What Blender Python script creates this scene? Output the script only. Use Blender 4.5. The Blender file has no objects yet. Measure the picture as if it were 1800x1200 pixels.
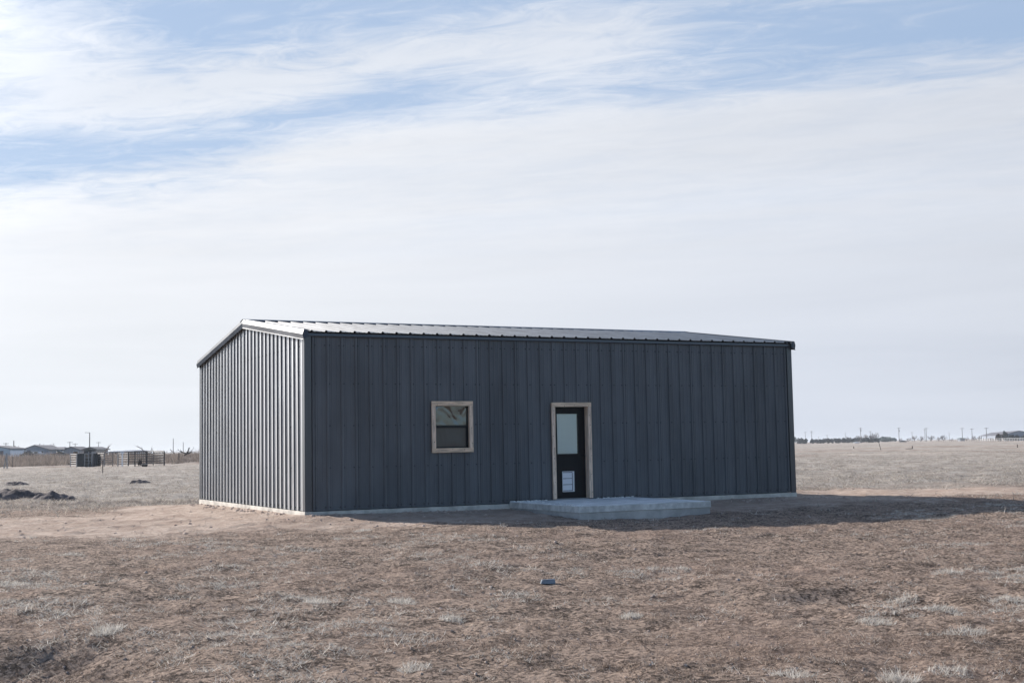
import bpy, math, random
import numpy as np
from mathutils import Vector, Matrix
random.seed(7)
R = math.radians
scene = bpy.context.scene
COL = scene.collection

# ------------------------------------------------------------------ camera
CP = Vector((-7.8627, -25.1628, 1.1984))
FPX, PITCH, ROLL, YAW = 2275.39, .0814, -.0185, .4617
FW = Vector((math.sin(YAW)*math.cos(PITCH), math.cos(YAW)*math.cos(PITCH), math.sin(PITCH)))
_r = Vector((math.cos(YAW), -math.sin(YAW), 0)); _u = _r.cross(FW)
RT = _r*math.cos(ROLL) + _u*math.sin(ROLL); UP = -_r*math.sin(ROLL) + _u*math.cos(ROLL)
cd = bpy.data.cameras.new("camera"); cam = bpy.data.objects.new("camera", cd); COL.objects.link(cam)
cd.sensor_width = 36; cd.lens = FPX/1800*36; cd.clip_end = 20000; cd.clip_start = .1
m = Matrix((RT, UP, -FW)).transposed().to_4x4(); m.translation = CP; cam.matrix_world = m
scene.camera = cam

# ------------------------------------------------------------------ sun and sky
SUN_EL, SUN_AZ = R(26.3), R(25.1)            # azimuth measured from +Y towards -X
SUNV = Vector((-math.sin(SUN_AZ)*math.cos(SUN_EL), math.cos(SUN_AZ)*math.cos(SUN_EL), math.sin(SUN_EL)))
sl = bpy.data.lights.new("sun", 'SUN'); so = bpy.data.objects.new("sun", sl); COL.objects.link(so)
sl.energy = 4.6; sl.angle = R(.6); sl.color = (1, .93, .85)
so.rotation_euler = SUNV.to_track_quat('Z', 'Y').to_euler(); so.location = (-20, 30, 30)
scene.view_settings.view_transform = 'Standard'; scene.view_settings.look = 'None'
scene.view_settings.gamma = 1; scene.view_settings.exposure = .75
scene.render.film_transparent = False
scene.cycles.max_bounces = 6; scene.cycles.transparent_max_bounces = 6

class G:
    """tiny node-graph writer"""
    def __init__(s, nt): s.nt = nt
    def node(s, t, **k):
        n = s.nt.nodes.new(t)
        for a, b in k.items(): setattr(n, a, b)
        return n
    def put(s, sock, v):
        if isinstance(v, bpy.types.NodeSocket): s.nt.links.new(v, sock)
        elif v is not None: sock.default_value = v
    def m(s, op, a, b=None, c=None, clamp=False):
        n = s.node('ShaderNodeMath', operation=op, use_clamp=clamp)
        s.put(n.inputs[0], a); s.put(n.inputs[1], b); s.put(n.inputs[2], c); return n.outputs[0]
    def add(s, a, b): return s.m('ADD', a, b)
    def mul(s, a, b): return s.m('MULTIPLY', a, b)
    def sub(s, a, b): return s.m('SUBTRACT', a, b)
    def step(s, a, lo, hi, tlo=0., thi=1.):
        n = s.node('ShaderNodeMapRange', interpolation_type='SMOOTHSTEP')
        s.put(n.inputs[0], a); s.put(n.inputs[1], lo); s.put(n.inputs[2], hi); s.put(n.inputs[3], tlo); s.put(n.inputs[4], thi)
        return n.outputs[0]
    def noise(s, vec, scale=1., detail=6., rough=.6, dist=0., out=0):
        n = s.node('ShaderNodeTexNoise'); s.put(n.inputs['Vector'], vec)
        n.inputs['Scale'].default_value = scale; n.inputs['Detail'].default_value = detail
        n.inputs['Roughness'].default_value = rough; n.inputs['Distortion'].default_value = dist
        return n.outputs[out]
    def comb(s, x, y, z=0.):
        n = s.node('ShaderNodeCombineXYZ'); s.put(n.inputs[0], x); s.put(n.inputs[1], y); s.put(n.inputs[2], z); return n.outputs[0]
    def sep(s, v):
        n = s.node('ShaderNodeSeparateXYZ'); s.put(n.inputs[0], v); return n.outputs
    def mix(s, f, a, b, mode='MIX'):
        n = s.node('ShaderNodeMix', data_type='RGBA', blend_type=mode)
        s.put(n.inputs[0], f); s.put(n.inputs[6], a); s.put(n.inputs[7], b); return n.outputs[2]
    def scale(s, v, k):
        n = s.node('ShaderNodeVectorMath', operation='SCALE'); s.put(n.inputs[0], v); s.put(n.inputs[3], k); return n.outputs[0]
    def stretch(s, v, k):
        n = s.node('ShaderNodeVectorMath', operation='MULTIPLY'); s.put(n.inputs[0], v); s.put(n.inputs[1], k); return n.outputs[0]

def rgb(r, g, b): return (r, g, b, 1.)

w = bpy.data.worlds.new("World"); scene.world = w; w.use_nodes = True
nt = w.node_tree; nt.nodes.clear(); g = G(nt)
out = g.node('ShaderNodeOutputWorld'); bg = g.node('ShaderNodeBackground'); nt.links.new(bg.outputs[0], out.inputs[0])
bg.inputs[1].default_value = .1
sky = g.node('ShaderNodeTexSky', sky_type='NISHITA', sun_disc=False, sun_elevation=SUN_EL, sun_rotation=-SUN_AZ,
             altitude=1100, air_density=1.0, dust_density=.6, ozone_density=1.5)
tc = g.node('ShaderNodeTexCoord').outputs['Generated']
dx, dy, dz = g.sep(tc)
cy, sy = math.cos(YAW), math.sin(YAW)
cu = g.sub(g.mul(dx, cy), g.mul(dy, sy)); cv = g.add(g.mul(dx, sy), g.mul(dy, cy))
zc = g.m('MAXIMUM', dz, .03)
X = g.m('DIVIDE', cu, zc); Y = g.m('DIVIDE', cv, zc)      # position on a flat cloud layer
S = g.mul(g.sub(g.add(Y, g.mul(X, .40)), 3.42), .93)
T = g.mul(g.sub(X, g.mul(Y, .4)), .93)
n1 = g.noise(g.comb(g.mul(T, .55), g.mul(S, 1.0), .7), 1.5, 10, .62, .5)
n2 = g.noise(g.comb(g.mul(T, 2.0), g.mul(S, 3.6), 5.2), 2.0, 10, .70, 1.0)
n3 = g.noise(g.comb(g.mul(T, .25), g.mul(S, .7), 9.), 1.6, 5, .5, .3)
AZ = g.m('ARCTAN2', cu, cv); EL = g.m('ARCSINE', dz)
edge = g.add(g.mul(g.m('TANH', g.mul(g.add(AZ, .19), 9.)), .040), .236)
deck = g.step(g.add(g.sub(edge, EL), g.mul(g.sub(g.add(g.mul(n1, .6), g.mul(n2, .4)), .5), .11)), -.026, .030)
dm_ = g.step(g.add(g.mul(n1, .7), g.mul(n2, .3)), .34, .62, .84, 1.)
deck = g.mul(deck, g.sub(1., g.mul(g.sub(1., dm_), g.step(dz, .10, .20))))
bias = None
def blob(a0, e0, sa, se, amp, tilt=0.):
    global bias
    da = g.sub(AZ, a0); de = g.sub(g.sub(EL, e0), g.mul(da, tilt))
    q = g.add(g.m('POWER', g.m('ABSOLUTE', g.m('DIVIDE', da, sa)), 2.), g.m('POWER', g.m('ABSOLUTE', g.m('DIVIDE', de, se)), 2.))
    v = g.mul(g.m('EXPONENT', g.mul(q, -1.)), amp); bias = v if bias is None else g.add(bias, v)
blob(-.345, .277, .085, .055, .13); blob(-.20, .262, .10, .030, .15, .15); blob(-.02, .305, .12, .022, .14, .1); blob(.08, .30, .08, .03, .12)
blob(-.33, .216, .14, .020, -.20, .02); blob(-.13, .262, .12, .016, -.20, .22); blob(-.13, .330, .20, .022, -.13); blob(-.26, .312, .05, .02, -.16); blob(-.38, .335, .06, .012, -.18)
blob(.19, .300, .12, .018, -.10, .05); blob(.31, .287, .09, .018, -.16); blob(.385, .312, .04, .03, -.18)
st = g.add(g.add(g.mul(n1, .45), g.mul(n2, .55)), bias)
streak = g.step(st, .34, .68)
mask = g.m('MAXIMUM', deck, g.add(g.mul(streak, .70), g.add(.05, g.mul(n3, .20))), clamp=True)
front = g.mul(g.step(cv, -.25, .45), g.step(dz, .42, .75, 1., .15))
mask = g.mul(mask, front)
haze = g.step(dz, -.02, .22, .75, 0.)
dp = g.node('ShaderNodeVectorMath', operation='DOT_PRODUCT'); g.put(dp.inputs[0], tc); dp.inputs[1].default_value = SUNV
ca = g.m('MAXIMUM', dp.outputs['Value'], 0.)
B = g.add(g.add(g.mul(ca, 2.1), 3.74), g.mul(g.m('POWER', ca, 26.), 42.0))
B = g.mul(B, g.add(1.0, g.mul(g.sub(g.add(n3, g.mul(n2, .4)), .70), g.step(dz, .08, .22, .0, .22))))
band = g.noise(g.comb(g.mul(AZ, 2.2), g.mul(EL, 26.), 3.), 1., 5, .55, .4)
B = g.mul(B, g.add(1., g.mul(g.sub(band, .5), g.step(dz, .02, .20, .24, .06))))
lowblue = g.m('MULTIPLY', g.step(dz, .0, .17, 1., 0.), g.step(band, .3, .65, 1.35, .75), clamp=True)
tint = g.mix(g.step(ca, .35, .85), rgb(.94, .99, 1.09), rgb(.965, .99, 1.04))
tint = g.mix(g.mul(lowblue, .5), tint, g.mix(g.step(ca, .4, .8), rgb(.82, .90, 1.06), rgb(.90, .96, 1.02)))
cl = g.scale(tint, B)
gapc = g.mix(g.mul(g.step(cv, -.2, .5), .8), sky.outputs[0], rgb(2.15, 2.95, 4.25))
base = g.mix(haze, gapc, g.mix(g.step(cv, -.3, .4), rgb(1.5, 2.0, 2.75), rgb(1.9, 2.2, 2.7)))
col = g.mix(mask, base, cl)
nt.links.new(col, bg.inputs[0])

# ------------------------------------------------------------------ helpers
def tag(o, label=None, cat=None, group=None, kind=None):
    if label: o['label'] = label
    if cat: o['category'] = cat
    if group: o['group'] = group
    if kind: o['kind'] = kind
    return o
def empty(name, loc=(0, 0, 0), rz=0, **k):
    o = bpy.data.objects.new(name, None); COL.objects.link(o); o.location = loc; o.rotation_euler = (0, 0, rz)
    return tag(o, **k)
class MB:
    def __init__(s): s.v = []; s.f = []; s.mi = []
    def poly(s, pts, mi=0):
        n = len(s.v); s.v += [tuple(p) for p in pts]; s.f.append(tuple(range(n, n+len(pts)))); s.mi.append(mi)
    def box(s, x0, x1, y0, y1, z0, z1, mi=0):
        n = len(s.v)
        s.v += [(x0,y0,z0),(x1,y0,z0),(x1,y1,z0),(x0,y1,z0),(x0,y0,z1),(x1,y0,z1),(x1,y1,z1),(x0,y1,z1)]
        for f in ((0,3,2,1),(4,5,6,7),(0,1,5,4),(1,2,6,5),(2,3,7,6),(3,0,4,7)): s.f.append(tuple(n+i for i in f)); s.mi.append(mi)
    def obox(s, c, ax, ay, az, mi=0):
        c, ax, ay, az = map(Vector, (c, ax, ay, az)); n = len(s.v)
        for k in ((-1,-1,-1),(1,-1,-1),(1,1,-1),(-1,1,-1),(-1,-1,1),(1,-1,1),(1,1,1),(-1,1,1)):
            s.v.append(tuple(c+ax*k[0]+ay*k[1]+az*k[2]))
        for f in ((0,3,2,1),(4,5,6,7),(0,1,5,4),(1,2,6,5),(2,3,7,6),(3,0,4,7)): s.f.append(tuple(n+i for i in f)); s.mi.append(mi)
    def tube(s, p0, p1, r0, r1=None, n=6, cap=True, mi=0):
        p0, p1 = Vector(p0), Vector(p1); r1 = r0 if r1 is None else r1
        d = (p1-p0).normalized(); a = d.orthogonal().normalized(); b = d.cross(a); k = len(s.v)
        for p, r in ((p0, r0), (p1, r1)):
            for i in range(n):
                t = 2*math.pi*i/n; s.v.append(tuple(p+a*math.cos(t)*r+b*math.sin(t)*r))
        for i in range(n):
            j = (i+1) % n; s.f.append((k+i, k+j, k+n+j, k+n+i)); s.mi.append(mi)
        if cap: s.f.append(tuple(k+i for i in reversed(range(n)))); s.f.append(tuple(k+n+i for i in range(n))); s.mi += [mi, mi]
    def prism(s, prof, ext, mi=0):
        """prof: closed loop of 3D points, ext: extrusion vector"""
        n = len(s.v); L = len(prof); e = Vector(ext)
        s.v += [tuple(p) for p in prof] + [tuple(Vector(p)+e) for p in prof]
        for i in range(L):
            j = (i+1) % L; s.f.append((n+i, n+j, n+L+j, n+L+i)); s.mi.append(mi)
        s.f.append(tuple(n+i for i in reversed(range(L)))); s.f.append(tuple(n+L+i for i in range(L))); s.mi += [mi, mi]
    def build(s, name, mat, parent=None, smooth=False, bevel=0, **k):
        me = bpy.data.meshes.new(name); me.from_pydata(s.v, [], s.f); me.validate(clean_customdata=False)
        mats = mat if isinstance(mat, (list, tuple)) else [mat]
        for q in mats: me.materials.append(q)
        if len(mats) > 1: me.polygons.foreach_set('material_index', s.mi[:len(me.polygons)])
        if smooth: me.polygons.foreach_set('use_smooth', [True]*len(me.polygons))
        o = bpy.data.objects.new(name, me); COL.objects.link(o)
        if parent: o.parent = parent
        if bevel:
            b = o.modifiers.new('bevel', 'BEVEL'); b.width = bevel; b.segments = 2; b.limit_method = 'ANGLE'
        return tag(o, **k)
def copy_tree(o, parent=None):
    c = o.copy(); COL.objects.link(c)
    if parent: c.parent = parent
    for ch in list(o.children): copy_tree(ch, c)
    return c

def mat(name, base, rough=.8, metal=0., spec=.5, var=0., vscale=3., bump=0., bscale=40., bdist=.01, stretch=(1,1,1), coat=0.):
    mt = bpy.data.materials.new(name); mt.use_nodes = True; n = mt.node_tree; p = n.nodes['Principled BSDF']; g = G(n)
    p.inputs['Base Color'].default_value = (*base, 1); p.inputs['Roughness'].default_value = rough
    p.inputs['Metallic'].default_value = metal; p.inputs['Specular IOR Level'].default_value = spec
    p.inputs['Coat Weight'].default_value = coat; p.inputs['Coat Roughness'].default_value = .25
    oc = g.node('ShaderNodeTexCoord').outputs['Object']
    if var:
        f = g.noise(g.stretch(oc, stretch), vscale, 6, .6)
        lo = tuple(c*(1-var) for c in base)+(1,); hi = tuple(min(1, c*(1+var)) for c in base)+(1,)
        n.links.new(g.mix(g.step(f, .3, .7), lo, hi), p.inputs['Base Color'])
    if bump:
        b = g.node('ShaderNodeBump'); b.inputs['Strength'].default_value = bump; b.inputs['Distance'].default_value = bdist
        n.links.new(g.noise(g.stretch(oc, stretch), bscale, 5, .6), b.inputs['Height']); n.links.new(b.outputs[0], p.inputs['Normal'])
    return mt

# ------------------------------------------------------------------ materials
def metal_paint(name, base, rough, osc, ior=1.9, coat=.7, spec=.9):
    mt = mat(name, base, rough, 0., spec, coat=coat)
    n = mt.node_tree; g = G(n); p = n.nodes['Principled BSDF']; p.inputs['Coat Roughness'].default_value = .20; p.inputs['Coat IOR'].default_value = 1.85; p.inputs['IOR'].default_value = ior
    oc = g.node('ShaderNodeTexCoord').outputs['Object']
    f = g.noise(g.stretch(oc, (1.3, 1.3, .25)), 1.6, 5, .55)
    dust = g.noise(oc, 9., 6, .65)
    lo = tuple(c*.86 for c in base)+(1,); hi = (base[0]*1.2, base[1]*1.13, base[2]*1.08, 1)
    n.links.new(g.mix(g.step(g.add(g.mul(f, .7), g.mul(dust, .3)), .35, .65), lo, hi), p.inputs['Base Color'])
    n.links.new(g.step(dust, .3, .7, rough-.04, rough+.07), p.inputs['Roughness'])
    b = g.node('ShaderNodeBump'); b.inputs['Strength'].default_value = osc; b.inputs['Distance'].default_value = .02
    n.links.new(g.noise(g.stretch(oc, (1, 1, .35)), 2.2, 2, .5), b.inputs['Height']); n.links.new(b.outputs[0], p.inputs['Normal'])
    return mt
def weathered_paint(name, base, rough, cap, ior=1.5, panels=False):
    '''chalky coil-coated steel: diffuse paint under a worn, partly reflective film'''
    mt = bpy.data.materials.new(name); mt.use_nodes = True; n = mt.node_tree; n.nodes.clear(); g = G(n)
    a = g.node('ShaderNodeBsdfDiffuse'); b = g.node('ShaderNodeBsdfGlossy'); fr = g.node('ShaderNodeFresnel'); mx = g.node('ShaderNodeMixShader'); o = g.node('ShaderNodeOutputMaterial')
    oc = g.node('ShaderNodeTexCoord').outputs['Object']; d = g.noise(g.stretch(oc, (2., .4, .4)), 2.5, 6, .6)
    n.links.new(g.mix(g.step(d, .3, .7), tuple(c*.8 for c in base)+(1,), tuple(c*1.25 for c in base)+(1,)), a.inputs[0])
    b.inputs['Roughness'].default_value = rough; fr.inputs[0].default_value = ior
    if panels:
        X_, Y_, Z_ = g.sep(oc)
        wn_ = g.node('ShaderNodeTexWhiteNoise', noise_dimensions='1D'); g.put(wn_.inputs['W'], g.m('FLOOR', g.m('DIVIDE', g.sub(g.add(X_, g.mul(Y_, 1.)), .15), .9144)))
        pv_ = g.add(.90, g.mul(wn_.outputs['Value'], .20))
        v_ = g.noise(g.stretch(oc, (1.3, 1.3, .3)), 1.7, 6, .6)
        c_ = g.mix(g.step(v_, .3, .7), tuple(c*.84 for c in base)+(1,), tuple(c*1.14 for c in base)+(1,))
        c_ = g.mix(1., c_, g.comb(pv_, pv_, pv_), 'MULTIPLY')
        sp = g.mul(g.step(g.add(Z_, g.mul(g.noise(oc, 5., 6, .7), .35)), .22, .52, .42, 0.), g.step(g.noise(oc, 22., 5, .7), .35, .65))
        c_ = g.mix(sp, c_, (.17, .125, .10, 1)); n.links.new(c_, a.inputs[0])
        bp = g.node('ShaderNodeBump'); bp.inputs['Strength'].default_value = .22; bp.inputs['Distance'].default_value = .02
        n.links.new(g.noise(g.stretch(oc, (1, 1, .35)), 2.2, 3, .5), bp.inputs['Height']); n.links.new(bp.outputs[0], b.inputs['Normal'])
        b.inputs['Color'].default_value = (.98, .99, 1., 1.)
    n.links.new(g.mul(g.mul(fr.outputs[0], cap), g.step(d, .25, .75, .85, 1.12)), mx.inputs[0])
    n.links.new(a.outputs[0], mx.inputs[1]); n.links.new(b.outputs[0], mx.inputs[2]); n.links.new(mx.outputs[0], o.inputs[0]); return mt
M = {}
M['panel'] = weathered_paint('charcoal_panel', (.112, .119, .130), .42, .52, 1.43, True)
M['trim'] = metal_paint('charcoal_trim', (.030, .038, .052), .40, .08, 1.5, .25, .5)
M['roofm'] = weathered_paint('charcoal_roof', (.055, .072, .10), .26, .44); M['raketrim'] = weathered_paint('charcoal_rake_trim', (.05, .062, .082), .40, .27)
M['screw_lapshade'] = mat('screw_washer_and_lap_shade', (.006, .007, .009), .5)
M['foam'] = mat('closure_foam_gap_shade', (.012, .012, .013), .95)
M['wood'] = mat('raw_pine', (.70, .525, .40), .75, var=.28, vscale=5, bump=.25, bscale=30, stretch=(6, 6, .7))
M['wood_h'] = mat('raw_pine_crosswise', (.69, .505, .36), .75, var=.28, vscale=5, bump=.25, bscale=30, stretch=(.7, 6, 6))
M['knot'] = mat('wood_knot', (.10, .05, .03), .8)
M['black'] = mat('black_paint', (.007, .007, .009), .5, spec=.2)
M['vinyl'] = mat('black_vinyl', (.008, .009, .011), .45, spec=.3)
M['blind'] = mat('white_blind', (.86, .90, .92), .35, bump=.3, bscale=5, bdist=.02, spec=.6)
M['petwhite'] = mat('white_plastic', (.72, .72, .74), .45)
M['concrete'] = mat('pale_concrete', (.70, .70, .69), .9, var=.22, vscale=2.2, bump=.4, bscale=60, bdist=.004)
M['formed'] = mat('shaded_formed_concrete', (.60, .585, .56), .92, var=.22, vscale=5, bump=.5, bscale=50, bdist=.005)
M['footing'] = mat('stained_shaded_concrete', (.45, .43, .41), .95, var=.2, vscale=3, bump=.6, bscale=40, bdist=.006)
M['conc2'] = mat('foundation_concrete', (.52, .49, .44), .92, var=.25, vscale=3, bump=.7, bscale=35, bdist=.012)
M['galv'] = mat('galvanised_steel', (.27, .27, .275), .65)
M['darksteel'] = mat('dark_steel', (.05, .045, .045), .6, var=.3)
M['greysteel'] = mat('weathered_steel', (.14, .12, .115), .65, var=.3)
M['whitesteel'] = mat('white_painted_steel', (.75, .76, .78), .5)
M['postwood'] = mat('weathered_post', (.13, .105, .09), .9, var=.3)
M['pole'] = mat('pole_wood', (.21, .20, .20), .9, var=.2)
M['bark'] = mat('bare_bark', (.17, .145, .135), .95, var=.3, vscale=2)
M['darkbark'] = mat('dark_dead_wood', (.035, .028, .026), .95)
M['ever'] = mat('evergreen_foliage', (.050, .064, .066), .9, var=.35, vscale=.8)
M['cedar'] = mat('dry_cedar_foliage', (.075, .055, .052), .9, var=.35, vscale=.8)
M['bluewall'] = mat('pale_blue_siding', (.34, .42, .50), .6, var=.08)
M['greywall'] = mat('grey_siding', (.20, .23, .28), .6, var=.1)
M['darkroof'] = mat('grey_shingle_roof', (.105, .105, .125), .9, var=.2)
M['whitewall'] = mat('white_siding', (.62, .66, .72), .6)
M['window'] = mat('dark_window_glass', (.015, .018, .022), .08, spec=.8)
M['chutem'] = mat('dark_matte_sheet', (.022, .028, .036), .85, var=.3)
M['rubber'] = mat('black_rubber', (.015, .015, .015), .9)
M['carpaint'] = mat('dark_car_paint', (.03, .035, .045), .25, spec=.6)
M['silverpaint'] = mat('silver_car_paint', (.45, .47, .5), .3, metal=.3)
M['block'] = mat('grey_cinder_block', (.22, .25, .29), .9, var=.2, vscale=10, bump=.5, bscale=60)
M['stone'] = mat('pale_stone', (.5, .45, .41), .9, var=.2, vscale=12)

def glass_mat(name, base, br, bsc, seed, spec):
    mt = mat(name, base, .03, spec=spec); n = mt.node_tree; g = G(n); p = n.nodes['Principled BSDF']
    p.inputs['IOR'].default_value = 2.1
    oc = g.node('ShaderNodeTexCoord').outputs['Object']
    v = g.node('ShaderNodeVectorMath', operation='ADD'); g.put(v.inputs[0], g.stretch(oc, (1.1, 1, .8))); v.inputs[1].default_value = (seed, 0, seed)
    b = g.node('ShaderNodeBump'); b.inputs['Strength'].default_value = br; b.inputs['Distance'].default_value = .05
    n.links.new(g.noise(v.outputs[0], bsc, 1.2, .45, 1.6), b.inputs['Height']); n.links.new(b.outputs[0], p.inputs['Normal'])
    return mt
M['pane'] = glass_mat('wavy_glass', (.022, .032, .032), .50, 2.4, 3.4, .38)
M['screen'] = glass_mat('screened_glass', (.075, .066, .058), .25, 2.2, 8.4, .14)
bpy.data.materials['screened_glass'].node_tree.nodes['Principled BSDF'].inputs['Roughness'].default_value = .3

# ------------------------------------------------------------------ noise for terrain
_rng = np.random.RandomState(11); _perm = _rng.rand(256, 256)
def vnoise(x, y):
    xi = np.floor(x).astype(int); yi = np.floor(y).astype(int); fx = x-xi; fy = y-yi
    fx = fx*fx*fx*(fx*(fx*6-15)+10); fy = fy*fy*fy*(fy*(fy*6-15)+10)
    a = _perm[xi & 255, yi & 255]; b = _perm[(xi+1) & 255, yi & 255]; c = _perm[xi & 255, (yi+1) & 255]; d = _perm[(xi+1) & 255, (yi+1) & 255]
    return (a*(1-fx)+b*fx)*(1-fy)+(c*(1-fx)+d*fx)*fy-.5
def fbm(x, y, o=4, s=0.):
    r = 0.; a = 1.
    for i in range(o):
        r = r + a*vnoise(x*2**i+17.3*i+s, y*2**i-9.1*i+s); a *= .5
    return r
def sstep(t, a, b):
    t = np.clip((t-a)/(b-a), 0, 1); return t*t*(3-2*t)
W, L = 9.144, 12.19
def uv(x, y):                       # right / forward distances from where the photographer stood
    a, b = x-CP.x, y-CP.y
    return a*cy-b*sy, a*sy+b*cy
def rectdist(x, y, x0, x1, y0, y1):
    return np.hypot(np.maximum(np.maximum(x0-x, x-x1), 0), np.maximum(np.maximum(y0-y, y-y1), 0))
def dirtmask(x, y):
    """1 = bare earth, 0 = dead grass"""
    n = fbm(x*.35, y*.35, 4, 3.)*1.0 + fbm(x*1.9, y*1.9, 3, 8.)*.45
    d = rectdist(x, y, 0, L, 0, W)
    a = 1-sstep(d+n*2.2-.35*sstep(x, 2, 14)*0, 1.3, 3.4)                        # apron round the building
    dl = np.hypot((x+2.6)/4.3, (y-2.2)/4.6); a = np.maximum(a, 1-sstep(dl+n*.45, .75, 1.15))
    dr = np.abs(y-(3.2-(x-14)*.28)); a = np.maximum(a, (1-sstep(dr+n*1.3, 2.2, 4.2))*sstep(x, 11, 14)*.95)   # the track on the right
    return np.clip(a, 0, 1)
PITS = [(-6.75, -13.9, .62, .26), (-6.15, -14.5, .42, .20), (1.55, -14.2, .55, .15), (1.75, -15.0, .40, .10), (-4.6, -12.7, .25, .05)]
def height(x, y):
    x = np.asarray(x, float); y = np.asarray(y, float)
    u, v = uv(x, y); d = rectdist(x, y, 0, L, 0, W)
    h = -.30 + .19*np.exp(-d/3.2) - .13*sstep(-y, 6, 16)
    h = h + .05*np.exp(-(((x+2.5)/3.5)**2+((y-3)/4.)**2)) + .04*np.exp(-(((x-.6)/1.6)**2+((y+.8)/1.1)**2))
    h = h + .10*np.exp(-(((x-3.2)/4.5)**2+((y+6.3)/3.)**2))
    h = h - .055*np.exp(-(((x-5.6)/2.6)**2+((y+3.5)/.9)**2))
    near = np.clip(d/2.5, .26, 1)
    h = h + near*(.10*fbm(x*.16, y*.16, 3) + .045*fbm(x*.8, y*.8, 3, 5.))
    fade = 1/(1+np.maximum(v-14, 0)/18.)
    dm = dirtmask(x, y)
    h = h + fade*(.037*fbm(x*3.1, y*3.1, 3, 2.)*(1-.25*dm)+.036*fbm(x*8, y*8, 2, 6.)*(1-.2*dm))*np.clip(d/.5, .25, 1)
    h = h + fade*.06*np.maximum(fbm(x*1.7+y*.4, y*3.0, 3, 31.)-.18, 0)*dm*3.*np.clip(d/.8, 0, 1)
    for px, py, r, dp in PITS: h = h - dp*np.exp(-(((x-px)/(r*1.3))**2+((y-py)/r)**2)**1.3)
    h = h + sstep(v, 30, 42)*.16*fbm(x*.55, y*.55, 3, 51.)
    far = sstep(v, 60, 140)
    h = h + far*.35*fbm(u*.012, v*.02, 3, 4.)
    h = h + sstep(v, 196, 214)*sstep(-u, 35, 50)*.95
    return h
def hz(x, y): return float(height(np.array([x]), np.array([y]))[0])

def ground_at(px, D):
    """world x, y of the spot D metres ahead in the direction of a column of the photograph"""
    k = (px-900)/FPX; return CP.x+D*(sy+cy*k), CP.y+D*(cy-sy*k)
def hor(px): return 785.65-.0185*(px-900)
def ztop(px, py, D): return CP.z+(hor(px)-py)*D/FPX

# ------------------------------------------------------------------ terrain
def axis(c, lo, hi, s0, k, flat):
    pts = [c]; p = c
    while p < hi: p += max(s0, k*(p-c-flat)); pts.append(p)
    q = [c]; p = c
    while p > lo: p -= max(s0, k*(c-flat-p)); q.append(p)
    return np.array(sorted(set(q+pts)))
xs = axis(-3., -3200, 5200, .085, .0125, 8.)
ys = axis(-17., -60, 5600, .085, .010, 9.)
XX, YY = np.meshgrid(xs, ys); ZZ = height(XX, YY)
nx, ny = len(xs), len(ys)
co = np.stack([XX, YY, ZZ], -1).reshape(-1, 3).astype(np.float32)
idx = np.arange(nx*ny).reshape(ny, nx)
fa = np.stack([idx[:-1, :-1], idx[:-1, 1:], idx[1:, 1:], idx[1:, :-1]], -1).reshape(-1, 4)
def np_mesh(name, co, faces, mats, smooth=True, cols=None):
    k = faces.shape[1]
    me = bpy.data.meshes.new(name); me.vertices.add(len(co)); me.vertices.foreach_set('co', co.astype(np.float32).ravel())
    me.loops.add(faces.size); me.loops.foreach_set('vertex_index', faces.astype(np.int32).ravel())
    me.polygons.add(len(faces)); me.polygons.foreach_set('loop_start', np.arange(0, faces.size, k, dtype=np.int32))
    me.polygons.foreach_set('use_smooth', np.full(len(faces), smooth)); me.update(calc_edges=True)
    for q in mats: me.materials.append(q)
    if cols is not None:
        at = me.color_attributes.new('tone', 'FLOAT_COLOR', 'POINT'); at.data.foreach_set('color', cols.astype(np.float32).ravel())
    o = bpy.data.objects.new(name, me); COL.objects.link(o); return o
DM = dirtmask(XX, YY); U_, V_ = uv(XX, YY)
grey = sstep(V_+4*fbm(XX*.1, YY*.1, 3, 1.), 34, 44)                                            # pale field beyond
brownfar = sstep(V_+25*fbm(XX*.01, YY*.01, 3, 2.)+10*fbm(XX*.05, YY*.05, 2), 105, 140)
bn = fbm(U_*.008, V_*.05, 4, 12.)
brownfar = brownfar*sstep(bn, -.25, .25)
cols = np.stack([DM, grey, brownfar, np.ones_like(DM)], -1).reshape(-1, 4)
gm = bpy.data.materials.new('prairie_earth'); gm.use_nodes = True; n = gm.node_tree; g = G(n); p = n.nodes['Principled BSDF']
p.inputs['Roughness'].default_value = .95; p.inputs['Specular IOR Level'].default_value = .12
at = g.node('ShaderNodeAttribute', attribute_name='tone'); ar, ag_, ab = g.sep(at.outputs['Vector'])
pos = g.node('ShaderNodeNewGeometry').outputs['Position']
fine = g.noise(pos, 19., 6, .78); mid = g.noise(pos, 3.2, 6, .65, .4); big = g.noise(pos, .35, 4, .6)
dirt = g.mix(g.step(mid, .35, .68), rgb(.39, .295, .24), rgb(.565, .46, .385))
dirt = g.mix(g.mul(g.step(big, .4, .65), .5), dirt, rgb(.36, .265, .21))
dirt = g.mix(g.step(fine, .60, .74), dirt, rgb(.27, .205, .17))
thatch = g.mix(g.step(g.add(g.mul(fine, .72), g.mul(mid, .28)), .43, .565), rgb(.052, .038, .031), rgb(.41, .312, .25))
thatch = g.mix(g.mul(g.step(big, .45, .7), .45), thatch, rgb(.31, .22, .175))
field = g.mix(g.step(g.add(g.mul(fine, .4), g.mul(g.noise(pos, 1.1, 6, .7), .6)), .36, .62), rgb(.21, .18, .155), rgb(.43, .385, .34))
mid2 = g.noise(g.stretch(pos, (.03, .03, .03)), 3., 6, .6)
farb = g.mix(g.step(mid2, .35, .65), rgb(.23, .175, .145), rgb(.46, .40, .345))
c = g.mix(ag_, thatch, field); c = g.mix(ab, c, farb); c = g.mix(ar, c, dirt)
n.links.new(c, p.inputs['Base Color'])
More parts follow.
